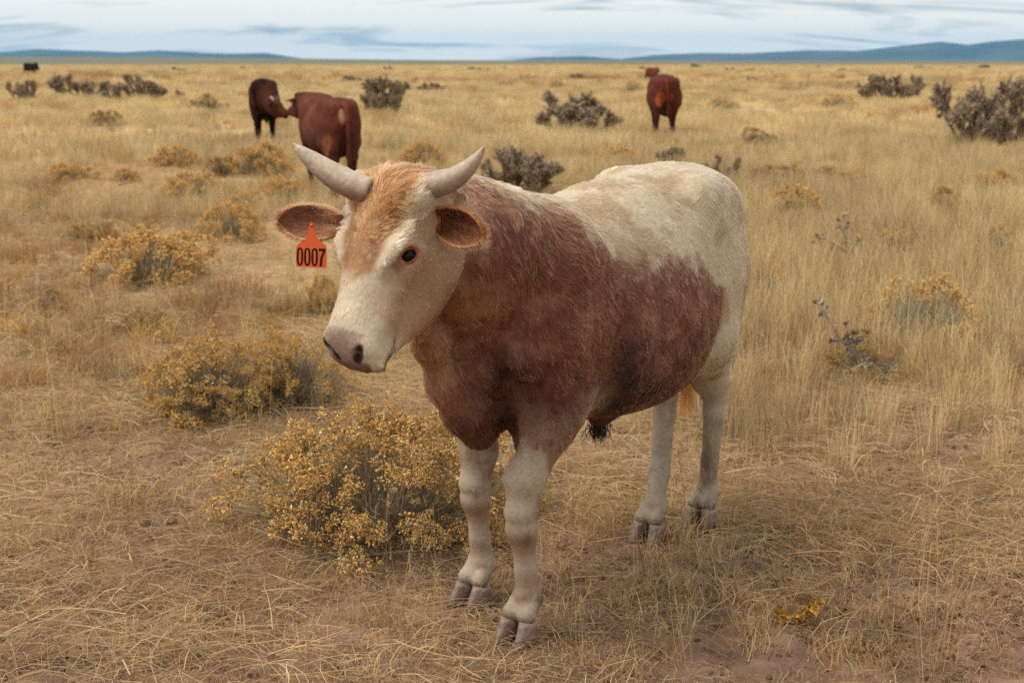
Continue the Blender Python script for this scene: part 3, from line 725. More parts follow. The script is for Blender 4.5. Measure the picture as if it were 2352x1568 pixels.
# ears: cupped leaves with thickness
def ear(base, tip, up, fwd, half, cup, inside, rim, tuft=True, hang=0.0):
    base, tip = np.asarray(base), np.asarray(tip)
    ax = tip - base; ns, nt = 22, 15
    fwd = norm(fwd - norm(ax) * (fwd @ norm(ax))); up = norm(up - norm(ax) * (up @ norm(ax)) - fwd * (up @ fwd))
    S, T = np.meshgrid(np.linspace(0, 1, ns), np.linspace(-1, 1, nt), indexing='ij')
    wprof = np.interp(S, [0, .08, .25, .5, .72, .86, .95, 1], [.42, .58, .86, 1.0, .92, .68, .40, .06]) * half
    wprof = wprof * np.where(T < 0, 1 + 0.12 * np.sin(S * 3.14), 1)
    bend = cup * (1 - 0.45 * S)
    P = base + S[..., None] * ax + (np.sin(T * 1.25) / np.sin(1.25) * wprof)[..., None] * up - ((np.cos(T * 1.45) - np.cos(1.45)) * bend * np.minimum(1, 0.35 + 2.0 * S) * np.sqrt(np.maximum(wprof / half, 0)))[..., None] * fwd
    P = P + (0.010 * np.sin(S * 7 + T * 2))[..., None] * fwd * 0.4 - (hang * S ** 2)[..., None] * np.array([0, 0, 1.0])
    du = np.gradient(P, axis=0); dv = np.gradient(P, axis=1); nn = norm(np.cross(du, dv))
    if (nn * fwd).sum() < 0: nn = -nn
    th = 0.0032 * (0.35 + 0.65 * (1 - np.abs(T) ** 4))[..., None]
    A, B = (P + nn * th).reshape(-1, 3), (P - nn * th).reshape(-1, 3)
    f = []
    for i in range(ns - 1):
        for j in range(nt - 1):
            a = i * nt + j; q = (a, a + 1, a + 1 + nt, a + nt)
            f.append(q); f.append(tuple(x + ns * nt for x in q[::-1]))
    ring = [j for j in range(nt)] + [i * nt + nt - 1 for i in range(1, ns)] + [(ns - 1) * nt + j for j in range(nt - 2, -1, -1)] + [i * nt for i in range(ns - 2, 0, -1)]
    for a, b in zip(ring, ring[1:] + ring[:1]): f.append((a, a + ns * nt, b + ns * nt, b))
    tt, ss = np.abs(T).reshape(-1), S.reshape(-1)
    n = fbm(A, 60, 3, 3)
    ci = lerp(np.tile(inside, (len(A), 1)), np.tile(rim, (len(A), 1)), sstep(0.82, 1.0, tt + 0.15 * n + 0.2 * sstep(.8, 1, ss))) * (1 + 0.2 * n)[:, None]
    ci = lerp(ci, np.tile([.05, .02, .012], (len(A), 1)), sstep(0.60, 0.15, ss) * sstep(0.45, 0.0, tt + 0.2 * n) * 0.85)  # shadow inside the cup painted dark near the ear base
    co = np.tile(np.array([.32, .155, .075]), (len(B), 1)) * (1 + 0.2 * n)[:, None]
    g = Geo().add(np.concatenate([A, B]), f, np.concatenate([ci, co]))
    o = add_obj('ear', g.mesh('ear'), hide_mat, calf)
    # fine hair: along the rim and inside the cup
    r = np.random.default_rng(int(half * 1e5)); k = 9000
    si, ti = r.uniform(0.02, 0.99, k), r.uniform(-1, 1, k); ti = np.sign(ti) * np.abs(ti) ** 0.7
    I, J = np.clip((si * (ns - 1)).astype(int), 0, ns - 2), np.clip(((ti + 1) / 2 * (nt - 1)).astype(int), 0, nt - 2)
    fi, fj = (si * (ns - 1) - I)[:, None], ((ti + 1) / 2 * (nt - 1) - J)[:, None]
    rt = P[I, J] * (1 - fi) * (1 - fj) + P[I + 1, J] * fi * (1 - fj) + P[I, J + 1] * (1 - fi) * fj + P[I + 1, J + 1] * fi * fj
    nv = nn[I, J]; side = np.where(r.random(k) < 0.62, 1, -1)[:, None]
    kin = (side[:, 0] > 0) & (np.abs(ti) < .8)
    dr = norm(norm(ax) * 0.9 + np.sign(ti)[:, None] * up * (0.25 + 0.5 * np.abs(ti)[:, None]) + nv * side * 0.45 + r.normal(0, .2, (k, 3)))
    rimk = sstep(0.82, 1.0, np.abs(ti) + 0.2 * sstep(.8, 1, si))
    cc = np.where(side > 0, lerp(np.tile(inside, (k, 1)), np.tile(rim * 1.15, (k, 1)), rimk), np.array([.34, .17, .08])) * (1 + r.normal(0, .15, k))[:, None]
    cc = np.where((kin & (r.random(k) < .3))[:, None], np.array([.36, .20, .11]), cc)
    strands('ear_hair', rt + nv * side * 0.002, dr, np.where(kin, r.uniform(.010, .030, k), r.uniform(.004, .012, k)), cc, o, fur_mat, 0.0009, 4, 0.05, 0.1, seed=3)
    return o
hf, hl_, hu_ = R_head
camdir = np.array([-CALF_F @ [0, 1, 0], -CALF_L @ [0, 1, 0], 0])   # towards the photographer, in the calf's frame
ear(cl(792, 512, 3.21), cl(638, 506, 3.27), np.array([0, 0, 1.0]), norm(camdir + np.array([0, 0, .15])), 0.040, 0.038, np.array([.20, .085, .048]), np.array([.38, .20, .10]))
ear(cl(985, 500, 3.09), cl(1110, 540, 2.99), np.array([-0.2, 0.0, 1.0]), norm(camdir * 0.9 + np.array([0.3, 0.1, -.05])), 0.040, 0.052, np.array([.20, .085, .042]), np.array([.36, .18, .085]))

# eyes
eye_mat, en, el, eb = mat_new('eye_dark', 0.07, 0.14)
eb.inputs['Base Color'].default_value = (.008, .006, .006, 1)
lid_mat = mat_noise('eyelid_skin', (.16, .05, .03), (.30, .09, .05), 120, 0.5, 0.3, 0.2)
for s in (1, -1):
    ne, te, be = eye_basis(R_head, s); ec = HD(0.158, s * 0.092, -0.058) + ne * 0.001
    nlat, nlon = 12, 20; vs = []
    for i in range(nlat + 1):
        th = math.pi * i / nlat
        for j in range(nlon):
            ph = 2 * math.pi * j / nlon
            vs.append(ec + 0.0205 * (math.sin(th) * math.cos(ph) * te * 1.05 + math.cos(th) * ne + math.sin(th) * math.sin(ph) * be * 0.95))
    fs = [(i * nlon + j, i * nlon + (j + 1) % nlon, (i + 1) * nlon + (j + 1) % nlon, (i + 1) * nlon + j) for i in range(nlat) for j in range(nlon)]
    add_obj('eye', mesh_from('eye', vs, fs), eye_mat, calf)
    ring = []      # lids: an almond ring round the opening, thicker above
    for j in range(28):
        a = 2 * math.pi * j / 28
        cu, cw = 0.0235 * math.cos(a), 0.0148 * math.sin(a) * (1.0 - 0.25 * math.cos(a) ** 2)
        ring.append(ec + te * (cu + 0.0015) + be * (cw - 0.10 * cu) + ne * (0.0170 - 0.30 * abs(cu)))
    ring = np.array(ring + ring[:1])
    rr = np.array([0.0030 + 0.0012 * max(0, math.sin(2 * math.pi * j / 28)) for j in range(29)])
    tv_, tf_ = tube(ring, rr, 7, cap=False)
    add_obj('eyelid', mesh_from('eyelid', tv_, tf_), lid_mat, calf)

# lashes
    k = 46
    aa = r_.uniform(.15, 2.9, k)
    rt = ec + np.outer(0.0225 * np.cos(aa), te) + np.outer(0.0145 * np.sin(aa), be) + np.outer(np.ones(k) * 0.0165, ne)
    strands('eyelashes', rt, norm(ne * 1.0 + np.outer(np.sin(aa), be) * .5 + np.outer(np.cos(aa), te) * .3 + r_.normal(0, .12, (k, 3))), r_.uniform(.010, .017, k), np.tile([.30, .20, .12], (k, 1)), calf, fur_mat, 0.0007, 4, .3, .1)

# hooves: two claws on each foot
hoof_mat = mat_attr('hoof_horn', 'col', 0.55, 0.3, 0.25, 90, 0.3)
def hoof_mesh(side, seed):
    r = np.random.default_rng(seed); rings, cols = [], []
    for k, t in enumerate(np.linspace(0, 1, 7)):
        z = 0.066 * t
        for j in range(22):
            a = 2 * math.pi * j / 22; ca, sa = math.cos(a), math.sin(a)
            front = 0.070 - 0.040 * t if ca > 0 else 0.036 - 0.004 * t
            wx = front * ca; wy = (0.0285 - 0.001 * t - 0.002 * (1 - t) * (t < .05)) * math.copysign(abs(sa) ** 0.8, sa)
            wy *= 1 - 0.30 * max(ca, 0) ** 2
            if wy * side < 0: wy *= 0.72
            slope = z * (1.0 - 0.28 * (1 - (ca + 1) / 2))
            rings.append((wx - 0.004 * t, wy, slope + 0.001))
            cols.append(np.array([.22, .155, .125]) * (1 - 0.35 * (1 - t)) * (1 + 0.16 * math.sin(t * 16 + r.normal(0, .4)) + r.normal(0, .10)) + np.array([.03, .025, .02]) * (t > .85))
    f = [(k * 22 + j, k * 22 + (j + 1) % 22, (k + 1) * 22 + (j + 1) % 22, (k + 1) * 22 + j) for k in range(6) for j in range(22)]
    f.append(tuple(range(21, -1, -1))); f.append(tuple(range(6 * 22, 7 * 22)))
    g = Geo().add(rings, f, np.array(cols)); return g.mesh('hoof')
hoof_l, hoof_r = hoof_mesh(1, 1), hoof_mesh(-1, 2)
for key in ('FL', 'FR', 'HL', 'HR'):
    x, y = calf_P['feet'][key]
    for s, me in ((1, hoof_l), (-1, hoof_r)):
        o = add_obj('hoof', me, hoof_mat, calf, (x + 0.010, y + s * 0.0265, 0.0))
        o.rotation_euler[2] = s * 0.09 + {'FL': 0.05, 'FR': -.1, 'HL': .12, 'HR': .1}[key]

# tail with its switch of long hair, carried to the far side between the hind legs
tail_pts = smooth_path([(-0.60, 0, 1.10), (-0.70, -0.01, 1.10), (-0.755, -0.035, 1.0), (-0.765, -0.07, 0.8), (-0.75, -0.10, 0.62), (-0.745, -0.10, 0.50)], 26)
tvv, tff = tube(tail_pts, np.interp(np.arange(26), [0, 6, 25], [.045, .026, .012]), 10)
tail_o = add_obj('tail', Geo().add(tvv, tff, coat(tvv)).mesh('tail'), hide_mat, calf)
k = 900
rt = tail_pts[r_.integers(19, 26, k)] + r_.normal(0, 0.007, (k, 3))
strands('switch', rt, norm(np.stack([r_.normal(.03, .10, k), r_.normal(0, .10, k), -np.ones(k)], 1)), r_.uniform(.10, .20, k),
        np.array([.28, .115, .035])[None] * r_.uniform(.4, 1.5, k)[:, None], tail_o, fur_mat, 0.0016, 6, 0.1, 0.12)
# dark tuft under the belly
k = 170
sh = np.array([-0.03, 0, 0.45])
strands('belly_tuft', sh + r_.normal(0, .012, (k, 3)) * np.array([1.3, 1, .6]), norm(np.stack([r_.normal(0, .35, k), r_.normal(0, .35, k), -np.ones(k)], 1)), r_.uniform(.02, .055, k),
        np.array([.004, .003, .003])[None] * np.ones((k, 1)), calf, fur_mat, 0.0028, 5, 0.0, 0.1)

# orange ear tag with its number, hanging from the far ear
tag_mat = mat_noise('tag_plastic', (.60, .085, .014), (.68, .105, .018), 30, 0.42, 0.4, 0.05)
ink_mat, *_x, ib = mat_new('tag_ink', 0.7, 0.1); ib.inputs['Base Color'].default_value = (.015, .012, .014, 1)
tag_c = at_depth(715, 566, 3.19)
tag_o = add_obj('ear_tag', None, None, calf)
mpp = 3.19 / FPX * 1.013
outline_px = [(680, 568), (684, 563), (703, 548), (708, 535), (710, 516), (713, 511), (717, 511), (720, 516), (723, 534), (728, 547), (746, 562), (750, 567), (750, 612), (748, 614), (682, 614), (680, 612)]
out = np.array([((x - 715) * mpp, (566 - y) * mpp) for x, y in outline_px])
def slab(outline, z0, z1):
    n_ = len(outline); v = [(a, z0, b) for a, b in outline] + [(a, z1, b) for a, b in outline]
    f = [tuple(range(n_)), tuple(range(2 * n_ - 1, n_ - 1, -1))] + [(i, i + n_, (i + 1) % n_ + n_, (i + 1) % n_) for i in range(n_)]
    return v, f
tv_, tf_ = slab(out, 0.0, 0.0022)
tag_me = mesh_from('tag_plate', tv_, tf_, False)
tag_o2 = add_obj('tag_plate', tag_me, tag_mat, tag_o)
g_num = []
def ring_digit(cx, w, h, st):
    a = np.linspace(0, 2 * math.pi, 33)[:-1]
    sgn = lambda t, e: np.sign(t) * np.abs(t) ** e
    o_ = np.stack([cx + w / 2 * sgn(np.cos(a), .75), h / 2 * sgn(np.sin(a), .62)], 1)
    i_ = np.stack([cx + (w / 2 - st) * sgn(np.cos(a), .75), (h / 2 - st * .9) * sgn(np.sin(a), .55)], 1)
    v = [(p[0], -0.0006, p[1]) for p in np.concatenate([o_, i_])]
    f = [(j, (j + 1) % 32, 32 + (j + 1) % 32, 32 + j) for j in range(32)]
    return np.array(v), f
dz = (566 - 590) * mpp
for i, cxp in enumerate((689, 706, 723)):
    v, f = ring_digit((cxp - 715) * mpp, 15 * mpp, 41 * mpp, 4.6 * mpp); v[:, 2] += dz
    add_obj('digit', mesh_from('digit', v, f, False), ink_mat, tag_o)
s7 = np.array([(732, 570), (748, 570), (748, 576), (742, 590), (740, 611), (734.5, 611), (736.5, 590), (742.5, 576), (732, 576)])
v7 = [((a - 715) * mpp, -0.0006, (566 - b) * mpp) for a, b in s7]
add_obj('digit', mesh_from('digit', v7, [(0, 1, 2, 7, 8), (2, 3, 6, 7), (3, 4, 5, 6)], False), ink_mat, tag_o)
gs = [(math.cos(t) * .0035, -0.0025 if q else 0.0, math.sin(t) * .0035 + (566 - 518) * mpp) for q in (0, 1) for t in np.linspace(0, 2 * math.pi, 13)[:-1]]
add_obj('tag_stud', mesh_from('tag_stud', gs, [tuple(range(12, 24))] + [(i, (i + 1) % 12, 12 + (i + 1) % 12, 12 + i) for i in range(12)]), tag_mat, tag_o)
tag_o.location = calf_local(tag_c)
tag_o.rotation_euler = (math.radians(-4), math.radians(1.5), -calf.rotation_euler[2] + math.radians(-5))
# ------------------------------------------------------------------ ground
def ground_z(x, y):
    x, y = np.atleast_1d(np.asarray(x, float)), np.atleast_1d(np.asarray(y, float))
    p = np.stack([x, y, np.zeros_like(x)], 1); r = np.hypot(x, y)
    z = 0.012 * fbm(p, 2.2, 201, 4) * sstep(60, 30, r)
    z = z + 0.35 * fbm(p, 1 / 45.0, 211, 3) * sstep(22, 90, r) * sstep(1500, 500, r) + 0.05 * fbm(p, 0.16, 221, 2) * sstep(6, 14, r) * sstep(300, 100, r)
    # a faint rise of sagebrush country on the left, far out
    az = np.arctan2(x, np.maximum(y, 1e-3))
    z = z + sstep(1400, 3600, r) * (7.5 * sstep(0.02, -0.30, az) + 1.8) * (1 + 0.25 * vnoise(p, 1 / 700., 231)) * sstep(0.9, 0.6, np.abs(az))
    return z
def gz(x, y): return float(ground_z(x, y)[0])
rad = np.concatenate([[0.0], np.geomspace(0.5, 2.4, 14), np.geomspace(2.45, 14, 200), np.geomspace(14.3, 120, 130), np.geomspace(124, 15000, 90)])
ang_f = np.linspace(-0.62, 0.62, 380); ang_b = np.linspace(0.62, 2 * math.pi - 0.62, 62)[1:-1]
ang = np.concatenate([ang_f, ang_b])
RR, AA = np.meshgrid(rad, ang, indexing='ij')
gx, gy = (RR * np.sin(AA)).ravel(), (RR * np.cos(AA)).ravel()
gzv = ground_z(gx, gy)
p3 = np.stack([gx, gy, np.zeros_like(gx)], 1); rr = np.hypot(gx, gy)
# clods, hoof scuffs and crumbly relief close by
gzv = gzv + (0.007 * fbm(p3, 7, 301, 4) - 0.010 * sstep(0.35, 0.7, fbm(p3, 3.3, 311, 3)) + 0.004 * fbm(p3, 24, 321, 2)) * sstep(16, 7, rr)
na_, nr_ = len(ang), len(rad)
I, J = np.meshgrid(np.arange(nr_ - 1), np.arange(na_), indexing='ij')
q = np.stack([I * na_ + J, (I + 1) * na_ + J, (I + 1) * na_ + (J + 1) % na_, I * na_ + (J + 1) % na_], -1).reshape(-1, 4)
ground_me = mesh_from('ground', np.stack([gx, gy, gzv], 1), q)
gm, gn, gl, gb = mat_new('dry_ground', 0.95, 0.1)
geo = N(gn, 'ShaderNodeNewGeometry')
def gnoise(scale, detail=5, rough=0.6, off=(0, 0, 0)):
    m = N(gn, 'ShaderNodeMapping'); m.inputs['Location'].default_value = off; gl.new(geo.outputs['Position'], m.inputs[0])
    t = N(gn, 'ShaderNodeTexNoise'); t.inputs['Scale'].default_value = scale; t.inputs['Detail'].default_value = detail; t.inputs['Roughness'].default_value = rough
    gl.new(m.outputs[0], t.inputs['Vector']); return t.outputs['Fac']
def gramp(fac, stops):
    r = N(gn, 'ShaderNodeValToRGB'); e = r.color_ramp.elements
    e[0].position, e[0].color = stops[0][0], (*stops[0][1], 1); e[1].position, e[1].color = stops[-1][0], (*stops[-1][1], 1)
    for p_, c_ in stops[1:-1]:
        k_ = e.new(p_); k_.color = (*c_, 1)
    gl.new(fac, r.inputs[0]); return r.outputs[0]
def gmix(fac, a, b):
    m = N(gn, 'ShaderNodeMix', data_type='RGBA'); gl.new(fac, m.inputs['Factor']); gl.new(a, m.inputs['A']); gl.new(b, m.inputs['B']); return m.outputs['Result']
def gmap(val, a, b):
    m = N(gn, 'ShaderNodeMapRange', interpolation_type='SMOOTHSTEP'); m.inputs['From Min'].default_value = a; m.inputs['From Max'].default_value = b
    gl.new(val, m.inputs['Value']); return m.outputs[0]
soil = gramp(gnoise(5, 8, 0.65), [(0.32, (.095, .055, .040)), (0.50, (.20, .122, .088)), (0.68, (.31, .205, .15))])
strawy = gramp(gnoise(9, 8, 0.7, (4, 2, 0)), [(0.3, (.24, .15, .085)), (0.5, (.40, .28, .155)), (0.7, (.54, .40, .23))])
dl = N(gn, 'ShaderNodeVectorMath', operation='LENGTH'); gl.new(geo.outputs['Position'], dl.inputs[0])
cover = N(gn, 'ShaderNodeMath', operation='ADD'); gl.new(gmap(dl.outputs['Value'], 4.6, 10.5), cover.inputs[0])
cn = N(gn, 'ShaderNodeMath', operation='MULTIPLY_ADD'); gl.new(gnoise(1.3, 4), cn.inputs[0]); cn.inputs[1].default_value = 1.6; cn.inputs[2].default_value = -0.85
gl.new(cn.outputs[0], cover.inputs[1])
near = gmix(gmap(cover.outputs[0], 0.1, 0.9), soil, strawy)
plain = gramp(gnoise(0.06, 7, 0.62, (9, 1, 0)), [(0.30, (.32, .235, .12)), (0.46, (.48, .375, .205)), (0.62, (.55, .44, .26)), (0.75, (.42, .33, .185))])
sage = gramp(gnoise(0.012, 7, 0.65), [(0.3, (.10, .10, .062)), (0.7, (.18, .165, .105))])
mid = gmix(gmap(dl.outputs['Value'], 14, 45), near, plain)
farn = N(gn, 'ShaderNodeMath', operation='MULTIPLY_ADD'); gl.new(gnoise(0.004, 4), farn.inputs[0]); farn.inputs[1].default_value = 500.0; gl.new(dl.outputs['Value'], farn.inputs[2])
allc = gmix(gmap(farn.outputs[0], 560, 900), mid, sage)
gl.new(allc, gb.inputs['Base Color'])
bp = N(gn, 'ShaderNodeBump'); bp.inputs['Strength'].default_value = 0.7; bp.inputs['Distance'].default_value = 0.012
gl.new(gnoise(60, 6, 0.7), bp.inputs['Height']); gl.new(bp.outputs[0], gb.inputs['Normal'])
ground = add_obj('ground', ground_me, gm)
tag(ground, 'dry trampled plain of bare soil and straw reaching the horizon', kind='structure')

# ------------------------------------------------------------------ mountains on the horizon
def ridge(name, prof, dist, depth, seed, label, extra):
    az = np.array([math.atan2(p[0] - CXP, FPX) for p in prof]); hh = np.array([(HORIZON - 2 - p[1]) / FPX * dist for p in prof])
    az = np.concatenate([extra[0][0], az, extra[1][0]]); hh = np.concatenate([extra[0][1], hh, extra[1][1]])
    A = np.linspace(az[0], az[-1], 420); D = np.linspace(-0.5, 1.0, 22)
    AA, DD = np.meshgrid(A, D, indexing='ij')
    base = np.interp(AA, az, hh)
    R = dist + DD * depth
    X, Y = R * np.sin(AA), R * np.cos(AA)
    p = np.stack([X.ravel(), Y.ravel(), np.zeros(X.size)], 1)
    n = fbm(p, 1 / 1400., seed, 5).reshape(X.shape)
    shape = np.where(DD < 0, sstep(-0.5, 0, DD), sstep(1.0, 0.1, DD))
    Z = base * shape * (1 + 0.30 * n * (1 - shape * 0.75)) + 14 * n * shape * sstep(0, 60, base)
    Z = np.where(shape < 0.01, -3, np.maximum(Z, -3))
    n1, n2 = X.shape
    I, J = np.meshgrid(np.arange(n1 - 1), np.arange(n2 - 1), indexing='ij')
    f = np.stack([I * n2 + J, (I + 1) * n2 + J, (I + 1) * n2 + J + 1, I * n2 + J + 1], -1).reshape(-1, 4)
    o = add_obj(name, mesh_from(name, np.stack([X.ravel(), Y.ravel(), Z.ravel()], 1), f), mtn_mat)
    tag(o, label, kind='structure'); return o
mtn_mat = mat_noise('mountain_forest', (.035, .050, .055), (.085, .095, .085), 0.0016, 0.95, 0.0, 0.0, 8)
ridge('mountains', [(1165, 138), (1200, 134), (1240, 130), (1340, 128), (1420, 134), (1500, 124), (1600, 120), (1700, 122), (1850, 118), (1950, 118), (2060, 106), (2140, 98), (2200, 104), (2260, 96), (2352, 90)],
      13500, 2600, 401, 'long blue mountain range rising to the right', ([[], []], [[0.42, 0.55, 0.75], [235, 260, 60]]))
ridge('mountains', [(-60, 122), (30, 118), (110, 112), (220, 118), (300, 120), (380, 113), (440, 116), (530, 118), (620, 118), (690, 130), (735, 138)],
      14200, 2200, 421, 'low blue hills along the left horizon', ([[-0.75, -0.55, -0.45], [20, 90, 110]], [[], []]))
# ------------------------------------------------------------------ dry grass and straw (uncountable: scattered as instances)
grass_m, sn, sl_, sb = mat_new('straw', 0.75, 0.15)
oi = N(sn, 'ShaderNodeObjectInfo'); sg = N(sn, 'ShaderNodeNewGeometry'); sa = N(sn, 'ShaderNodeAttribute', attribute_name='col')
t1 = N(sn, 'ShaderNodeTexNoise'); t1.inputs['Scale'].default_value = 0.55; t1.inputs['Detail'].default_value = 4
sl_.new(sg.outputs['Position'], t1.inputs['Vector'])
rp1 = N(sn, 'ShaderNodeValToRGB'); e_ = rp1.color_ramp.elements
e_[0].position, e_[0].color = 0.30, (.86, .76, .66, 1); e_[1].position, e_[1].color = 0.72, (1.08, 1.03, .92, 1)
k_ = e_.new(0.5); k_.color = (1.0, .89, .72, 1)
sl_.new(t1.outputs['Fac'], rp1.inputs[0])
mr_ = N(sn, 'ShaderNodeMapRange'); mr_.inputs['To Min'].default_value = 0.62; mr_.inputs['To Max'].default_value = 1.25
sl_.new(oi.outputs['Random'], mr_.inputs['Value'])
v1 = N(sn, 'ShaderNodeVectorMath', operation='MULTIPLY'); v2 = N(sn, 'ShaderNodeVectorMath', operation='MULTIPLY')
sl_.new(sa.outputs['Color'], v1.inputs[0]); sl_.new(rp1.outputs[0], v1.inputs[1])
sl_.new(v1.outputs[0], v2.inputs[0]); sl_.new(mr_.outputs[0], v2.inputs[1])
sl_.new(v2.outputs[0], sb.inputs['Base Color'])
tr_ = N(sn, 'ShaderNodeBsdfTranslucent'); sl_.new(v2.outputs[0], tr_.inputs['Color'])
ms_ = N(sn, 'ShaderNodeMixShader'); ms_.inputs[0].default_value = 0.42
sl_.new(sb.outputs[0], ms_.inputs[1]); sl_.new(tr_.outputs[0], ms_.inputs[2]); sl_.new(ms_.outputs[0], sn['Material Output'].inputs['Surface'])

def blades(roots, tips, bend, w0, cols, seg=3, wtip=0.25, seed=0):
    """flat tapered strips; roots,tips (n,3), bend (n,3) offset of the middle"""
    r = np.random.default_rng(seed); n = len(roots)
    d = norm(tips - roots); side = norm(np.cross(d, r.normal(0, 1, (n, 3))))
    s = np.linspace(0, 1, seg + 1)
    c = roots[:, None] * (1 - s)[None, :, None] + tips[:, None] * s[None, :, None] + bend[:, None] * (4 * s * (1 - s))[None, :, None]
    w = np.asarray(w0)[:, None] * (1 - (1 - wtip) * s)[None] / 2
    v = np.stack([c - side[:, None] * w[..., None], c + side[:, None] * w[..., None]], 2).reshape(-1, 3)
    k = 2 * (seg + 1)
    q = np.array([[2 * i, 2 * i + 1, 2 * i + 3, 2 * i + 2] for i in range(seg)])
    f = (q[None] + (np.arange(n) * k)[:, None, None]).reshape(-1, 4)
    col = np.repeat(cols[:, None], k, 1).reshape(-1, 3)
    return v, f, col
def straw_cols(r, n, base=(.76, .62, .40), var=.22):
    c = np.asarray(base)[None] * (1 + r.normal(0, var, n))[:, None]
    g = r.random(n)
    c = np.where((g < .16)[:, None], np.array([.50, .44, .35]) * (1 + r.normal(0, .2, n))[:, None], c)
    c = np.where((g > .86)[:, None], np.array([.48, .30, .15]) * (1 + r.normal(0, .2, n))[:, None], c)
    return np.clip(c, .02, .75)
src = bpy.data.collections.new('grass_sources')      # never linked to the scene
def source(name, parts):
    v = np.concatenate([p[0] for p in parts]); n = 0; fs = []
    for p in parts: fs.append(p[1] + n); n += len(p[0])
    me = mesh_from(name, v, np.concatenate(fs), False); point_color(me, 'col', np.concatenate([p[2] for p in parts]))
    me.materials.append(grass_m)
    o = bpy.data.objects.new(name, me); src.objects.link(o); return o
def polar(r, n, rad): a = r.uniform(0, 6.283, n); q = rad * np.sqrt(r.random(n)); return np.stack([q * np.cos(a), q * np.sin(a), np.zeros(n)], 1), a
def standing(seed, n, rad, h0, h1, w, lean=.25, base=(.78, .64, .41)):
    r = np.random.default_rng(seed); p, a = polar(r, n, rad); h = r.uniform(h0, h1, n); la = r.uniform(0, 6.283, n); l = np.abs(r.normal(0, lean, n)) * h
    t = p + np.stack([l * np.cos(la), l * np.sin(la), h], 1); b = np.stack([-np.cos(la) * l * .3, -np.sin(la) * l * .3, h * .06], 1) + r.normal(0, .012, (n, 3))
    return blades(p, t, b, w * r.uniform(.6, 1.3, n), straw_cols(r, n, base), 3, .2, seed)
def litter(seed, n, rad, l0, l1, w, zmax=.03, base=(.66, .52, .36)):
    r = np.random.default_rng(seed); p, a = polar(r, n, rad); L = r.uniform(l0, l1, n) ** 1.0; d = r.uniform(0, 6.283, n)
    z0, z1 = r.random(n) ** 2 * zmax, r.random(n) ** 2 * zmax * 1.5
    e = np.stack([np.cos(d) * L / 2, np.sin(d) * L / 2, np.zeros(n)], 1); a_ = p - e; b_ = p + e; a_[:, 2] = z0 + .003; b_[:, 2] = z1 + .003
    bend = np.stack([-np.sin(d), np.cos(d), np.zeros(n)], 1) * (r.normal(0, .10, n) * L)[:, None]; bend[:, 2] = np.abs(r.normal(0, .012, n))
    return blades(a_, b_, bend, w * r.uniform(.5, 1.4, n), straw_cols(r, n, base, .25), 3, .5, seed)
def stalks(seed, n, rad, h0, h1):
    r = np.random.default_rng(seed); p, a = polar(r, n, rad); h = r.uniform(h0, h1, n); la = r.uniform(0, 6.283, n); l = np.abs(r.normal(.12, .10, n)) * h
    t = p + np.stack([l * np.cos(la), l * np.sin(la), h], 1)
    st = blades(p, t, -np.stack([np.cos(la) * l * .3, np.sin(la) * l * .3, 0 * l], 1), .0018 * np.ones(n), straw_cols(r, n, (.55, .43, .24)), 4, .5, seed)
    k = 7; ii = np.repeat(np.arange(n), k); s = r.uniform(.80, 1.0, n * k)[:, None]
    rp = p[ii] * (1 - s) + t[ii] * s; tp = rp + r.normal(0, .007, (n * k, 3)) + norm(t - p)[ii] * .02
    sd = blades(rp, tp, np.zeros_like(rp), .0028 * np.ones(n * k), straw_cols(r, n * k, (.60, .50, .32)), 1, .3, seed + 1)
    return [st, sd]
kinds = {}
kinds['standing'] = [source('grass_tuft', [standing(10 + i, 46, .07, .14, .36, .0034), litter(30 + i, 10, .12, .08, .22, .003)]) for i in range(4)]
kinds['short'] = [source('grass_stubble', [standing(50 + i, 26, .045, .025, .10, .0026, .7, (.62, .48, .28))]) for i in range(3)]
kinds['litter'] = [source('straw_patch', [litter(70 + i, 50, .20, .03, .26, .0021), standing(90 + i, 8, .18, .02, .06, .0025, .8)]) for i in range(5)]
kinds['chaff'] = [source('chaff_patch', [litter(110 + i, 110, .17, .010, .06, .0022, .014, (.50, .385, .28))]) for i in range(3)]
kinds['stalk'] = [source('grass_stalk', stalks(130 + i, 7, .05, .22, .46)) for i in range(3)]
def clods(seed, n, rad, s0, s1):
    r = np.random.default_rng(seed); p, a = polar(r, n, rad); vs, fs, cs = [], [], []
    cube = np.array([(x, y, z) for z in (-1, 1) for y in (-1, 1) for x in (-1, 1)], float) / 1.5
    for i in range(n):
        s = s0 + (s1 - s0) * r.random() ** 3; an = r.uniform(0, 6.28); R_ = np.array([[math.cos(an), -math.sin(an), 0], [math.sin(an), math.cos(an), 0], [0, 0, 1]])
        v = (cube * (1 + r.normal(0, .28, cube.shape)) * s * np.array([1.2, .9, .55])) @ R_.T + p[i] + np.array([0, 0, s * .15])
        vs.append(v); fs.append(np.array([(0, 2, 3, 1), (4, 5, 7, 6), (0, 1, 5, 4), (2, 6, 7, 3), (0, 4, 6, 2), (1, 3, 7, 5)]) + 8 * i); cs.append(np.tile(np.array([.27, .175, .125]) * r.uniform(.55, 1.5), (8, 1)))
    return np.concatenate(vs), np.concatenate(fs), np.concatenate(cs)
kinds['clod'] = [source('soil_clods', [clods(230 + i, 34, .16, .002, .011)]) for i in range(4)]
kinds['clump'] = [source('far_clump', [standing(150 + i, 90, .42, .14, .38, .011, .35), standing(170 + i, 30, .5, .10, .24, .02, .8, (.66, .53, .31))]) for i in range(4)]
kinds['bushlet'] = [source('low_bushlet', [standing(210 + i, 120, .16, .05, .20, .007, .8, ((.44, .34, .20), (.52, .37, .15), (.40, .35, .27), (.40, .24, .13))[i])]) for i in range(4)]
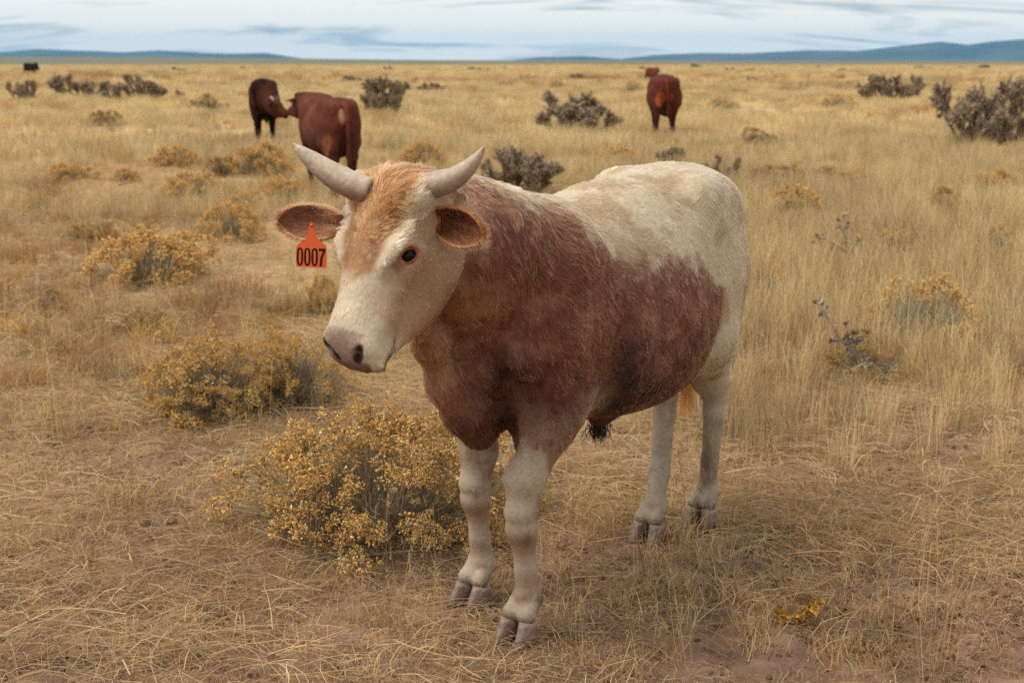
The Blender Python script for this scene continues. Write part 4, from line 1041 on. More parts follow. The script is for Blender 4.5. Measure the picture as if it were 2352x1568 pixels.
kinds['field'] = [source('far_field_clump', [standing(190 + i, 110, 1.5, .18, .42, .045, .5, (.70, .58, .36))]) for i in range(3)]

# ------------------------------------------------------------------ shrubs
SHRUBS = []
rw = np.random.default_rng(98)
stem_m = mat_attr('shrub_stem', 'col', 0.9, 0.1, 0.2, 40)
flower_m = mat_attr('dried_flower', 'col', 0.9, 0.1, 0.25, 60)
def flower_head_mesh(seed, bits=22, rad=.022, fine=1.0):
    """a corymb of dried florets: small fluffy spindles on a lumpy dome"""
    r = np.random.default_rng(seed); g = Geo()
    lobes = [np.array([rad * .75 * math.cos(a), rad * .75 * math.sin(a), r.uniform(-.2, .5) * rad]) for a in r.uniform(0, 6.283, 4)] + [np.array([0, 0, rad * .5])]
    for i in range(bits):
        lb = lobes[i % 5]; u = norm(r.normal(0, 1, 3) + np.array([0, 0, .7])); c = lb + u * rad * .42 * r.uniform(.5, 1.1)
        ax = norm(u + r.normal(0, .25, 3)); L = r.uniform(.006, .012) * fine; w = r.uniform(.0026, .0046) * fine * .85
        s1 = norm(np.cross(ax, r.normal(0, 1, 3))); s2 = np.cross(ax, s1)
        m = c + ax * L * .55
        v = [c - ax * L * .3, m + s1 * w, m - .5 * s1 * w + .87 * s2 * w, m - .5 * s1 * w - .87 * s2 * w, c + ax * L * 1.05]
        col = np.array([.57, .345, .115]) * r.uniform(.72, 1.2)
        if r.random() < .16: col = np.array([.58, .43, .20]) * r.uniform(.8, 1.15)
        if r.random() < .10: col = np.array([.26, .15, .07])
        g.add(v, [(0, 2, 1), (0, 3, 2), (0, 1, 3), (4, 1, 2), (4, 2, 3), (4, 3, 1)], col)
    v, f = tube([(0, 0, -.03), (0, 0, .004)], [.0012, .0012], 3); g.add(v, f, (.34, .28, .19))
    return g.mesh('flower_head', False)
def brush_parts(seed, W, D, Hh, nst, nfl, flowers=.9, grey=(.38, .31, .205), th=.0013):
    """stems fan from a woody base under a dome of half-widths W, D and height Hh; returns stem Geo and flower head poses"""
    r = np.random.default_rng(seed); roots, tips, bends, ws, cols = [], [], [], [], []; heads = []
    def dome(u, vv):
        a = u * 6.283; e = math.asin(vv)
        k = 1 + .16 * math.sin(3 * a + seed) + .10 * math.sin(7 * a + 2 * seed) + .08 * math.sin(5 * e * 3 + a * 4)
        return np.array([math.cos(a) * math.cos(e) * W * k, math.sin(a) * math.cos(e) * D * k, (.10 + .90 * math.sin(e)) * Hh * (1 + .10 * math.sin(4 * a + seed * 2))])
    for i in range(nst):
        t = dome(r.random(), r.random() ** .85) * r.uniform(.62, 1.06)
        b = np.array([t[0] * .22, t[1] * .22, 0]) + r.normal(0, .02, 3) * np.array([1, 1, 0]) * (W / .4)
        roots.append(b); tips.append(t); bends.append(np.array([t[0] * .12, t[1] * .12, -.04 * Hh]) + r.normal(0, .012, 3)); ws.append(r.uniform(.7, 1.5) * th * 1.6)
        cols.append(np.asarray(grey) * r.uniform(.55, 1.35) * (np.array([.55, .5, .45]) if r.random() < .3 else 1))
        for j in range(2):      # side twigs
            s = r.uniform(.45, .8); q = b * (1 - s) + t * s + bends[-1] * 4 * s * (1 - s); tw = q + norm(t - b) * r.uniform(.05, .12) * (Hh / .4) + r.normal(0, .03, 3) * (Hh / .4)
            roots.append(q); tips.append(tw); bends.append(r.normal(0, .006, 3)); ws.append(th * r.uniform(.7, 1.2)); cols.append(cols[-1] * r.uniform(.8, 1.2))
    for i in range(nfl):
        t = dome(r.random(), r.random() ** .9) * r.uniform(.93, 1.10)
        if i % 4 and heads:      # heads come in sprays
            t = heads[-(i % 4)][0] + r.normal(0, .022, 3); t[2] = max(t[2], .03)
        heads.append((t, norm(t / np.array([W, D, Hh]) + np.array([0, 0, .5])), r.uniform(.75, 1.55)))
        b = t * np.array([.55, .55, .45]); roots.append(b); tips.append(t - heads[-1][1] * .015); bends.append(r.normal(0, .008, 3)); ws.append(th * 1.1); cols.append(np.asarray(grey) * r.uniform(.7, 1.3))
    v, f, c = blades(np.array(roots), np.array(tips), np.array(bends), np.array(ws), np.array(cols), 3, .5, seed)
    return (v, f, c), heads
def pose_matrix(n, spin, s):
    z = norm(n); x = norm(np.cross(z, [math.cos(spin), math.sin(spin), .3])); y = np.cross(z, x)
    return np.stack([x, y, z], 1) * s
def quad_mesh(name, vfc, mat):
    me = mesh_from(name, vfc[0], np.asarray(vfc[1]), False); point_color(me, 'col', np.clip(vfc[2], .01, .8)); me.materials.append(mat); return me
head_meshes = [flower_head_mesh(900 + i, 24 + 4 * (i % 3), .019 + .003 * (i % 3)) for i in range(6)]
for m_ in head_meshes: m_.materials.append(flower_m)
fine_heads = [flower_head_mesh(960 + i, 64 + 8 * (i % 3), .019 + .003 * (i % 3), .56) for i in range(8)]
for m_ in fine_heads: m_.materials.append(flower_m)
head_np = []
for m_ in head_meshes:
    v = np.empty(len(m_.vertices) * 3, np.float32); m_.vertices.foreach_get('co', v); c = np.empty(len(m_.vertices) * 4, np.float32); m_.attributes['col'].data.foreach_get('color', c)
    head_np.append((v.reshape(-1, 3), [tuple(p.vertices) for p in m_.polygons], c.reshape(-1, 4)[:, :3]))
from mathutils import Matrix
def big_brush(loc, W, D, Hh, nst, nfl, seed, label, rz=0, keep_fn=None):
    root = add_obj('rabbitbrush', None, loc=loc); root.rotation_euler[2] = rz; SHRUBS.append((loc[0], loc[1], W))
    tag(root, label, 'shrub', 'rabbitbrush shrubs')
    st, heads = brush_parts(seed, W, D, Hh, nst, nfl)
    add_obj('stems', quad_mesh('stems', st, stem_m), None, root)
    r = np.random.default_rng(seed + 5)
    for i, (t, n, s) in enumerate(heads[:300]):
        o = add_obj('flower_head', fine_heads[r.integers(0, 8)], None, root)
        M = pose_matrix(n, r.uniform(0, 6.28), s)
        o.matrix_local = Matrix([[*M[0], t[0]], [*M[1], t[1]], [*M[2], t[2]], [0, 0, 0, 1]])
    if len(heads) > 300:
        g = Geo()
        for (t, n, s) in heads[300:]:
            v, f, c = head_np[r.integers(0, 6)]; g.add(v @ pose_matrix(n, r.uniform(0, 6.28), s).T + t, f, c)
        o = add_obj('small_flower_heads', g.mesh('small_flower_heads', False), flower_m, root); o['kind'] = 'stuff'
    return root
# variants for shrubs farther off: stems and all flower heads as two parts
def brush_variant(seed, nst, nfl, grey, hs=1.5, fcol=1.0):
    st, heads = brush_parts(seed, .42, .42, .40, nst, nfl, grey=grey, th=.003)
    r = np.random.default_rng(seed); g = Geo()
    for (t, n, s) in heads:
        v, f, c = head_np[r.integers(0, 6)]; sub = r.permutation(len(f))[:len(f)]
        g.add(v @ pose_matrix(n, r.uniform(0, 6.28), s * hs).T + t, f, c * fcol)
    return quad_mesh('stems', st, stem_m), g.mesh('flower_heads', False)
V_yellow = [brush_variant(700 + i, 520, 360, (.40, .33, .21), 1.45, 1.1) for i in range(3)]
V_grey = [brush_variant(720 + i, 700, 150, (.37, .33, .25), 1.4, 1.05) for i in range(2)]
V_brown = [brush_variant(740 + i, 560, 130, (.26, .18, .12), 1.4, .65) for i in range(2)]
def brush(px, py, wpx, hpx, variant, seed, label, cat='shrub', group='rabbitbrush shrubs', name='rabbitbrush'):
    """px,py: middle of the shrub's foot; wpx,hpx: width and height in the picture"""
    g = on_ground(px, py); d = g[1]; r = np.random.default_rng(seed)
    W = wpx / FPX * d / 2; top = at_depth(px, py - hpx, d + W * .6)[2]
    loc = np.array([g[0], g[1] + W * .75, 0]); loc[2] = gz(loc[0], loc[1]) - .01
    root = add_obj(name, None, loc=loc); tag(root, label, cat, group); SHRUBS.append((loc[0], loc[1], W))
    root.rotation_euler[2] = r.uniform(0, 6.28)
    root.scale = (W / .42, W / .42, max(top, .12) / .40)
    add_obj('stems', variant[0], None, root)
    add_obj('flower_heads', variant[1], flower_m, root)
    return root

# the large rabbitbrush by the calf's feet and the one behind it
g1 = on_ground(835, 1292)
big_brush((g1[0] + .02, g1[1] + .30, gz(g1[0], g1[1] + .3) - .01), .43, .36, .35, 2600, 720, 31, 'large rabbitbrush with orange flower heads right beside the calf\'s front legs')
g2 = on_ground(440, 985); g2b = on_ground(650, 955)
big_brush((g2[0] + .03, g2[1] + .25, 0), .25, .26, .30, 1500, 390, 33, 'golden rabbitbrush with a dark hollow base, left of the calf\'s chest', .4)
big_brush((g2b[0], g2b[1] + .30, 0), .32, .24, .27, 1700, 200, 35, 'pale greyish rabbitbrush below and left of the calf\'s muzzle', 1.9)

brush(325, 662, 280, 120, V_yellow[0], 1, 'broad yellow-brown rabbitbrush at far left, level with the ear tag')
brush(520, 560, 150, 85, V_yellow[1], 2, 'rounded rabbitbrush just left of the calf\'s tagged ear')
brush(735, 735, 80, 95, V_yellow[2], 3, 'small bright yellow rabbitbrush directly under the ear tag')
brush(595, 412, 130, 72, V_yellow[0], 4, 'golden rabbitbrush in front of the dark cow\'s feet')
brush(505, 412, 75, 50, V_brown[0], 5, 'dark brown twiggy shrub beside the golden rabbitbrush near the dark cow')
brush(430, 460, 150, 60, V_yellow[1], 6, 'low pale yellow rabbitbrush midway between the left edge and the calf\'s ear')
brush(285, 428, 60, 38, V_yellow[2], 7, 'small round tan rabbitbrush alone in the left grass')
brush(970, 385, 100, 52, V_yellow[1], 8, 'hazy yellow rabbitbrush seen just over the calf\'s poll between the horns')
brush(1825, 512, 150, 78, V_yellow[2], 9, 'yellow-flowered rabbitbrush right of the calf\'s rump')
brush(2150, 795, 250, 140, V_grey[0], 10, 'big grey-green rabbitbrush with a dark hollow at the right')
brush(1770, 705, 120, 85, V_grey[1], 11, 'grey rabbitbrush partly hidden behind the calf\'s hip')
brush(2185, 522, 120, 75, V_brown[1], 12, 'brownish rabbitbrush above the big grey one near the right edge')
brush(2300, 470, 110, 70, V_yellow[0], 13, 'tawny rabbitbrush by the right edge below the large cholla')
brush(235, 292, 75, 38, V_brown[0], 14, 'small tawny shrub below the cholla at far left')
brush(470, 262, 85, 38, V_brown[1], 15, 'dark low shrub left of the dark cow')
brush(150, 430, 110, 48, V_yellow[2], 16, 'straw-coloured shrub near the left edge')
brush(1840, 440, 260, 60, V_brown[0], 17, 'wide russet brush patch behind the yellow rabbitbrush on the right')
brush(1930, 250, 90, 30, V_grey[0], 18, 'low grey shrub below the wide cholla on the right')
brush(1660, 255, 70, 26, V_grey[1], 19, 'low grey shrub right of the red cow seen from behind')
brush(80, 500, 90, 45, V_grey[1], 20, 'faint grey tuft of brush at the left edge')
brush(1455, 216, 50, 28, V_grey[0], 21, 'round grey shrub left of the red cow seen from behind')
brush(1278, 208, 42, 28, V_grey[1], 22, 'small grey-green shrub above the upper middle cholla')
brush(2000, 870, 190, 70, V_brown[1], 23, 'low dark brush at the foot of the brown-headed thistle')

brush(640, 470, 120, 60, V_yellow[0], 24, 'pale yellow clump above the calf\'s tagged ear')
brush(390, 395, 110, 48, V_yellow[1], 25, 'soft tan clump left of the golden rabbitbrush near the dark cow')
brush(560, 480, 90, 46, V_yellow[2], 26, 'faded yellow clump above the rounded rabbitbrush by the ear')
brush(200, 560, 130, 50, V_brown[0], 27, 'thin brownish clump above the broad yellow-brown rabbitbrush')
brush(100, 720, 130, 50, V_brown[1], 28, 'low russet tuft near the left edge below the broad rabbitbrush')
brush(330, 770, 120, 60, V_brown[0], 29, 'reddish dried tuft left of the calf\'s muzzle')
brush(2050, 600, 130, 60, V_yellow[1], 30, 'faint yellowish clump in the tall right-hand grass')
brush(2290, 600, 120, 70, V_grey[0], 31, 'pale grey clump at the right edge in the tall grass')
brush(1985, 430, 110, 40, V_yellow[0], 32, 'tan clump behind the yellow rabbitbrush on the right')
brush(2120, 400, 120, 42, V_grey[1], 33, 'soft grey clump left of the large right-edge cholla')
brush(1420, 385, 100, 45, V_yellow[2], 34, 'tan clump just over the calf\'s back')
brush(1740, 345, 110, 42, V_brown[1], 35, 'brown clump behind the rump, right of the red cow')

# ------------------------------------------------------------------ tree chollas
cholla_m = mat_attr('cholla_skin', 'col', 0.9, 0.1, 0.3, 30)
def joint(g, a, b, r0, rnd, col, spines=32):
    a, b = np.asarray(a), np.asarray(b); k = 5
    s = np.linspace(0, 1, k); pts = a + (b - a) * s[:, None]; rad = r0 * np.array([.6, 1.0, .85, 1.0, .4])
    v, f = tube(pts, rad, 6, True, twist=.5)
    c0 = np.repeat(pts, 6, 0); v = c0 + (v - c0) * (1 + .7 * (rnd.random(len(v)) - .4))[:, None]
    g.add(v, f, np.asarray(col) * rnd.uniform(.5, 1.6) * (1 + .35 * rnd.normal(0, 1, (len(v), 1)).clip(-1, 1)))
    n = spines      # spine tufts and knobs
    i = rnd.integers(0, len(v), n); o = v[i]; d = norm(o - c0[i] + rnd.normal(0, .008, (n, 3)) + norm(b - a) * .012); w = norm(np.cross(d, rnd.normal(0, 1, (n, 3)))) * rnd.uniform(.0025, .006, (n, 1))
    e = o + d * rnd.uniform(.015, .050, (n, 1))
    g.add(np.stack([o - w, o + w, e], 1).reshape(-1, 3), [(3 * j, 3 * j + 1, 3 * j + 2) for j in range(n)], np.repeat(np.array([.36, .28, .19]) * rnd.uniform(.3, 1.6, (n, 1)), 3, 0))
def cholla_mesh(seed, arms=8, spread=.5, height=1.0, r0=.0165, col=(.165, .125, .09)):
    rnd = np.random.default_rng(seed); trunk, crown = Geo(), Geo()
    def grow(g, p, d, L, r_, depth):
        q = p + d * L; q[2] = max(q[2], .03); joint(g, p, q, r_, rnd, col)
        for j in range(rnd.integers(1, 3)):        # short side knobs all along
            dd = norm(d * .5 + rnd.normal(0, .7, 3) + np.array([0, 0, .25])); s0 = p + d * L * rnd.uniform(.2, 1.0)
            joint(crown, s0, s0 + dd * L * rnd.uniform(.3, .6), r_ * .8, rnd, col, 26)
        if depth == 0:
            for j in range(rnd.integers(3, 6)):
                dd = norm(d * .5 + rnd.normal(0, .65, 3) + np.array([0, 0, .3])); joint(crown, q - d * L * rnd.uniform(0, .6), q + dd * L * rnd.uniform(.3, .65), r_ * .75, rnd, col)
            return
        for j in range(2 if rnd.random() < .75 else 3):
            grow(crown, q - d * L * .1, norm(d * 1.0 + rnd.normal(0, .36, 3) + np.array([0, 0, .22])), L * rnd.uniform(.72, 1.0), r_ * .92, depth - 1)
    for a in range(arms):
        an = a * 6.283 / arms + rnd.uniform(-.5, .5); out = rnd.uniform(.05, 1.0)
        b = np.array([math.cos(an), math.sin(an), 0]) * spread * .45 * out
        joint(trunk, (0, 0, .015), b + np.array([0, 0, .02]), r0, rnd, col)
        d = norm([math.cos(an) * spread * out, math.sin(an) * spread * out, .75 * height * rnd.uniform(.6, 1.2)])
        grow(trunk, b, d, .15 * height * rnd.uniform(.6, 1.25), r0, 2)
    return trunk.mesh('trunk', False), crown.mesh('branches', False)
CH = [cholla_mesh(800 + i, 11 + 2 * (i % 3) + 6 * (i == 4), .60 + .2 * (i % 2), .85 + .1 * (i % 3)) for i in range(5)]
def extent(m_):
    v = np.empty(len(m_.vertices) * 3, np.float32); m_.vertices.foreach_get('co', v); v = v.reshape(-1, 3)
    return np.percentile(np.abs(v[:, 0]), 97), v[:, 2].max()
CHE = [extent(c[1]) for c in CH]
def cholla(px, py, wpx, hpx, k, seed, label, group='dark tree chollas on the plain'):
    g = on_ground(px, py); d = g[1]; r = np.random.default_rng(seed)
    W = wpx / FPX * d / 2; top = max(at_depth(px, py - hpx, d + .3 * W)[2], .15)
    z = gz(g[0], g[1] + .3 * W)
    SHRUBS.append((g[0], g[1] + .3 * W, W))
    root = add_obj('tree_cholla', None, loc=(g[0], g[1] + .3 * W, z - .02)); tag(root, label, 'cactus', group)
    root.rotation_euler[2] = r.uniform(0, 6.28); s = W / CHE[k][0]; root.scale = (s, s, (top - z) / CHE[k][1])
    add_obj('trunk', CH[k][0], cholla_m, root); add_obj('branches', CH[k][1], cholla_m, root)
    return root
cholla(1335, 312, 180, 112, 0, 1, 'dark many-armed cholla standing alone in the upper middle grass')
cholla(1200, 445, 225, 122, 4, 2, 'dark cholla just behind the calf\'s withers beside its horn')
cholla(1545, 405, 80, 80, 2, 3, 'cholla tips showing above the calf\'s rump')
cholla(1645, 435, 100, 90, 3, 4, 'thin dark cholla behind the calf\'s tail head')
cholla(2270, 345, 260, 184, 4, 5, 'tall bushy cholla at the right edge, largest of the chollas')
cholla(2045, 232, 150, 70, 4, 6, 'wide dark cholla on the right under the mountains')
cholla(880, 268, 130, 104, 2, 7, 'tall greyish cholla right of the two brown cattle')
cholla(328, 232, 140, 68, 3, 8, 'spreading dark cholla, right one of the pair on the far left plain')
cholla(185, 222, 110, 58, 0, 9, 'dark cholla, left one of the pair on the far left plain')
cholla(52, 232, 65, 55, 4, 10, 'small purplish cholla at the left edge under the black cow')
cholla(992, 216, 62, 32, 1, 11, 'low dark cholla right of the tall greyish one near the middle')
cholla(800, 192, 52, 22, 2, 12, 'flat distant dark shrub directly above the brown cow\'s back')
FAR = [(412, 168, 26, 16), (893, 162, 22, 12), (955, 188, 16, 10), (1112, 165, 40, 11), (1085, 162, 22, 10), (1600, 157, 24, 12), (1680, 166, 24, 13), (1722, 172, 46, 15), (1732, 186, 30, 12), (1697, 218, 34, 16),
       (1950, 172, 40, 16), (2112, 158, 22, 8), (2265, 160, 34, 12), (2210, 158, 18, 7), (1330, 184, 60, 18), (1385, 194, 22, 14), (1250, 172, 26, 10), (1880, 158, 16, 7), (560, 160, 18, 8), (690, 157, 16, 7), (170, 172, 20, 11), (1010, 172, 18, 9), (1475, 160, 18, 8), (1850, 200, 30, 10), (2320, 178, 40, 14), (740, 176, 18, 8)]
for i, (px, py, w, h) in enumerate(FAR):
    cholla(px, py, w, h, i % 5, 40 + i, 'tiny dark shrub dotting the far grass near the horizon', 'tiny far shrubs near the horizon')

# ------------------------------------------------------------------ dry thistles and small weeds
thistle_m = mat_attr('dry_thistle', 'col', 0.9, 0.1, 0.2, 60)
def seed_head(rad, col):
    g = Geo(); r = np.random.default_rng(3); n = 60
    u = r.normal(0, 1, (n, 3)); u = norm(u); 
    lat, lon = 6, 9; vs = []
    for i in range(lat + 1):
        t = math.pi * i / lat
        for j in range(lon): a = 6.283 * j / lon; vs.append((math.sin(t) * math.cos(a) * rad * .8, math.sin(t) * math.sin(a) * rad * .8, math.cos(t) * rad * .75))
    g.add(vs, [(i * lon + j, (i + 1) * lon + j, (i + 1) * lon + (j + 1) % lon, i * lon + (j + 1) % lon) for i in range(lat) for j in range(lon)], np.asarray(col) * .7)
    w = norm(np.cross(u, r.normal(0, 1, (n, 3)))) * rad * .12
    g.add(np.stack([u * rad * .6 - w, u * rad * .6 + w, u * rad * 1.15], 1).reshape(-1, 3), [(3 * j, 3 * j + 1, 3 * j + 2) for j in range(n)], np.repeat(np.asarray(col) * r.uniform(.6, 1.5, (n, 1)), 3, 0))
    return g.mesh('seed_head', False)
HEADS = {'brown': seed_head(.013, (.26, .10, .04)), 'white': seed_head(.016, (.62, .54, .42))}
def thistle(base_px, stems, depth_off, label):
    """stems: lists of pixel points from the foot up; a trailing 'brown'/'white' puts a seed head on the tip"""
    g = on_ground(*base_px); d = g[1] + depth_off
    root = add_obj('dry_thistle', None, loc=(g[0], d, 0)); tag(root, label, 'thistle')
    r = np.random.default_rng(int(base_px[0]))
    for st in stems:
        hd = st[-1] if isinstance(st[-1], str) else None; pts = [q for q in st if not isinstance(q, str)]
        off = np.cumsum(r.normal(0, .02, len(pts)))
        P_ = np.array([at_depth(x, y, d + off[i]) for i, (x, y) in enumerate(pts)]) - np.array([g[0], d, 0])
        P_[:, 2] = np.maximum(P_[:, 2], 0)
        path = smooth_path(P_, 4 * len(pts)); v, f = tube(path, np.linspace(.0042, .002, len(path)), 5)
        gg = Geo().add(v, f, np.array([.22, .18, .15]))
        n = 5 * len(pts)      # withered spiny leaves along the stem
        i = r.integers(0, len(path), n); o = path[i]; dd = norm(r.normal(0, 1, (n, 3)) + np.array([0, 0, .2])); w = norm(np.cross(dd, r.normal(0, 1, (n, 3)))) * .006; L = r.uniform(.015, .05, (n, 1))
        gg.add(np.stack([o - w * .5, o + dd * L * .5 + w, o + dd * L + r.normal(0, .006, (n, 3)), o + dd * L * .5 - w], 1).reshape(-1, 3), [(4 * j, 4 * j + 1, 4 * j + 2, 4 * j + 3) for j in range(n)], np.repeat(np.array([.27, .235, .20]) * r.uniform(.5, 1.4, (n, 1)), 4, 0))
        so = add_obj('stem', gg.mesh('stem', False), thistle_m, root)
        if hd: add_obj('seed_head', HEADS[hd], thistle_m, so, tuple(path[-1]))
    return root
thistle((2015, 868), [[(2015, 868), (1985, 830), (1955, 790), (1945, 770), 'brown'], [(1985, 830), (1940, 790), (1905, 740), (1885, 722), 'brown'], [(1905, 740), (1890, 710), (1872, 693), 'brown'], [(1955, 790), (1948, 770), (1942, 742), 'brown'],
    [(1955, 790), (1965, 775), (1960, 762), 'brown'], [(1960, 795), (1980, 780), (1992, 762), 'brown'], [(1960, 795), (1965, 790), (1972, 782), 'brown'], [(1960, 790), (1950, 785), (1940, 778), 'brown'], [(2000, 850), (2040, 842), (2060, 838)], [(1940, 790), (1920, 780), (1907, 783), 'brown'], [(1990, 835), (1950, 850), (1930, 862)]],
    0.0, 'dry thistle with round brown seed heads leaning left in the right-hand grass')
thistle((1950, 660), [[(1950, 660), (1947, 600), (1940, 540), (1938, 500), (1942, 491), 'white'], [(1940, 540), (1930, 520), (1925, 505), 'brown'], [(1944, 580), (1915, 560), (1885, 545), (1875, 540), 'brown'], [(1915, 560), (1890, 548), (1868, 556), 'brown'], [(1947, 600), (1965, 560), (1985, 548)], [(1915, 560), (1905, 580), (1900, 600)], [(1940, 530), (1946, 520), (1948, 512), 'brown']],
    0.0, 'spindly dry thistle topped by one white seed head behind the brown-headed one')
# withered yellow leaves on the soil, front right
leaf_m = mat_attr('withered_leaf', 'col', 0.85, 0.1, 0.35, 50)
def curled_leaf(seed):
    r = np.random.default_rng(seed); nu, nv = 9, 5; vs, cs = [], []
    for i in range(nu):
        s = i / (nu - 1)
        for j in range(nv):
            t = j / (nv - 1) * 2 - 1; w = .011 * math.sin(math.pi * min(s * .9 + .08, 1)) * (1 + .35 * math.sin(s * 14 + seed))
            vs.append(((s - .2) * .04 + .004 * math.sin(9 * t + s * 6), t * w, .012 * s * s + .010 * t * t + .004 * math.sin(s * 9 + seed + t * 3)))
            cs.append(np.array([.50, .27, .05]) * (.7 + .5 * r.random()) if r.random() > .25 else np.array([.13, .06, .02]))
    f = [(i * nv + j, i * nv + j + 1, (i + 1) * nv + j + 1, (i + 1) * nv + j) for i in range(nu - 1) for j in range(nv - 1)]
    return Geo().add(vs, f, np.array(cs)).mesh('leaf')
LV = [curled_leaf(i) for i in range(4)]
g = on_ground(1835, 1435); root = add_obj('withered_weed', None, loc=(g[0], g[1], gz(g[0], g[1]))); tag(root, 'withered yellow-leaved weed on the soil at front right', 'weed')
gg = Geo()
for i, (px, py) in enumerate([(1788, 1410), (1792, 1430), (1800, 1425), (1838, 1425), (1850, 1432), (1868, 1402), (1875, 1408), (1862, 1395), (1845, 1418)]):
    w = at_depth(px, py, g[1] + .015 * ((i % 3) - 1)) - np.array([g[0], g[1], gz(g[0], g[1])])
    v, f = tube([(0, 0, 0), (w[0] * .6, w[1] * .6, max(w[2] * .4, .004)), w], .0011, 4); gg.add(v, f, (.30, .17, .06))
    o = add_obj('leaf', LV[i % 4], leaf_m, root, tuple(w)); o.rotation_euler = (rw.uniform(-.9, .9), rw.uniform(-.8, .8), rw.uniform(0, 6.28)); o.scale = (1.1,) * 3
add_obj('stem', gg.mesh('stem'), leaf_m, root)
# bare curved twig behind the big rabbitbrush
g = on_ground(848, 985); tw = [at_depth(x, y, g[1]) for x, y in [(848, 985), (846, 950), (838, 938), (825, 930), (812, 922)]]
v, f = tube(smooth_path(tw, 14), np.linspace(.004, .002, 14), 6)
v2, f2 = tube([tw[1], at_depth(856, 936, g[1])], [.003, .0015], 6); gg = Geo().add(v - tw[0], f, (.10, .055, .03)).add(v2 - tw[0], f2, (.10, .055, .03))
tag(add_obj('twig', gg.mesh('twig'), leaf_m, None, tuple(tw[0])), 'bare dark twig curving up behind the large rabbitbrush', 'twig')
def scatter(name, label, kind, pts, scl, tilt=.12, seed=0):
    """one object: points that carry an index, a turn and a size; instanced by geometry nodes"""
    r = np.random.default_rng(seed); n = len(pts)
    me = bpy.data.meshes.new(name); me.vertices.add(n)
    z = ground_z(pts[:, 0], pts[:, 1])
    me.vertices.foreach_set('co', np.stack([pts[:, 0], pts[:, 1], z - .002], 1).astype(np.float32).ravel())
    at_ = me.attributes.new('turn', 'FLOAT_VECTOR', 'POINT'); at_.data.foreach_set('vector', np.stack([r.normal(0, tilt, n), r.normal(0, tilt, n), r.uniform(0, 6.283, n)], 1).astype(np.float32).ravel())
    at_ = me.attributes.new('size', 'FLOAT', 'POINT'); at_.data.foreach_set('value', scl.astype(np.float32))
    at_ = me.attributes.new('which', 'INT', 'POINT'); at_.data.foreach_set('value', r.integers(0, len(kinds[kind]), n).astype(np.int32))
    o = add_obj(name, me); tag(o, label, kind='stuff')
    ng = bpy.data.node_groups.new(name, 'GeometryNodeTree')
    ng.interface.new_socket('Geometry', in_out='INPUT', socket_type='NodeSocketGeometry'); ng.interface.new_socket('Geometry', in_out='OUTPUT', socket_type='NodeSocketGeometry')
    gi, go = ng.nodes.new('NodeGroupInput'), ng.nodes.new('NodeGroupOutput')
    jn = ng.nodes.new('GeometryNodeJoinGeometry')
    for s_ in reversed(kinds[kind]):
        ob = ng.nodes.new('GeometryNodeObjectInfo'); ob.inputs['Object'].default_value = s_; ob.inputs['As Instance'].default_value = True
        ng.links.new(ob.outputs['Geometry'], jn.inputs[0])
    ip = ng.nodes.new('GeometryNodeInstanceOnPoints'); ip.inputs['Pick Instance'].default_value = True
    def named(nm, ty):
        a_ = ng.nodes.new('GeometryNodeInputNamedAttribute'); a_.data_type = ty; a_.inputs['Name'].default_value = nm; return a_.outputs['Attribute']
    ng.links.new(gi.outputs[0], ip.inputs['Points']); ng.links.new(jn.outputs[0], ip.inputs['Instance'])
    ng.links.new(named('which', 'INT'), ip.inputs['Instance Index'])
    er = ng.nodes.new('FunctionNodeEulerToRotation'); ng.links.new(named('turn', 'FLOAT_VECTOR'), er.inputs[0]); ng.links.new(er.outputs[0], ip.inputs['Rotation'])
    ng.links.new(named('size', 'FLOAT'), ip.inputs['Scale'])
    ng.links.new(ip.outputs[0], go.inputs[0])
    o.modifiers.new('scatter', 'NODES').node_group = ng
    return o
def sector(r, n, r0, r1, half=.58):
    q = np.sqrt(r.uniform(r0 * r0, r1 * r1, n)); a = r.uniform(-half, half, n)
    return np.stack([q * np.sin(a), q * np.cos(a)], 1)
def keep(r, pts, prob): return pts[r.random(len(pts)) < prob]
rs = np.random.default_rng(99)
def off_shrubs(p, front=1.0, keep_=.12):
    ok = np.ones(len(p), bool)
    for x, y, w in SHRUBS:
        dx, dy = np.abs(p[:, 0] - x), p[:, 1] - y
        ok &= ~((dx < w * .95) & (dy > -w * .9 - .55 * front) & (dy < w * .8))
    return p[ok | (rs.random(len(p)) < keep_)]
def P3(p): return np.stack([p[:, 0], p[:, 1], np.zeros(len(p))], 1)
foot_w = [CALF_O[:2] + CALF_F[:2] * x + CALF_L[:2] * y for x, y in calf_P['feet'].values()]
def clear_feet(p, rad=.085):
    ok = np.ones(len(p), bool)
    for f_ in foot_w: ok &= np.hypot(p[:, 0] - f_[0], p[:, 1] - f_[1]) > rad
    return ok
# flat straw and chaff close by
p = sector(rs, int(3450 * GD), 2.3, 8.5); p = keep(rs, p, .10 + .90 * sstep(-.30, .45, fbm(P3(p), 1.1, 601, 3) + .45 * sstep(3.4, 5.6, np.hypot(p[:, 0], p[:, 1])) - .28)); p = p[clear_feet(p, .10)]
scatter('straw_litter', 'flattened dry straw lying across the bare foreground soil', 'litter', p, rs.uniform(.6, 1.25, len(p)), .05, 1)
p = sector(rs, int(4800 * GD), 2.3, 8.5); p = keep(rs, p, .25 + .75 * sstep(-.25, .4, fbm(P3(p), 1.6, 611, 3))); p = p[clear_feet(p, .09)]
scatter('chaff', 'short broken chaff strewn thick over the trampled ground', 'chaff', p, rs.uniform(.6, 1.2, len(p)), .04, 2)
p = sector(rs, int(4100 * GD), 2.3, 9.0); p = keep(rs, p, .15 + .85 * sstep(0.0, .5, fbm(P3(p), 1.1, 621, 3) + .1)); p = p[clear_feet(p)]
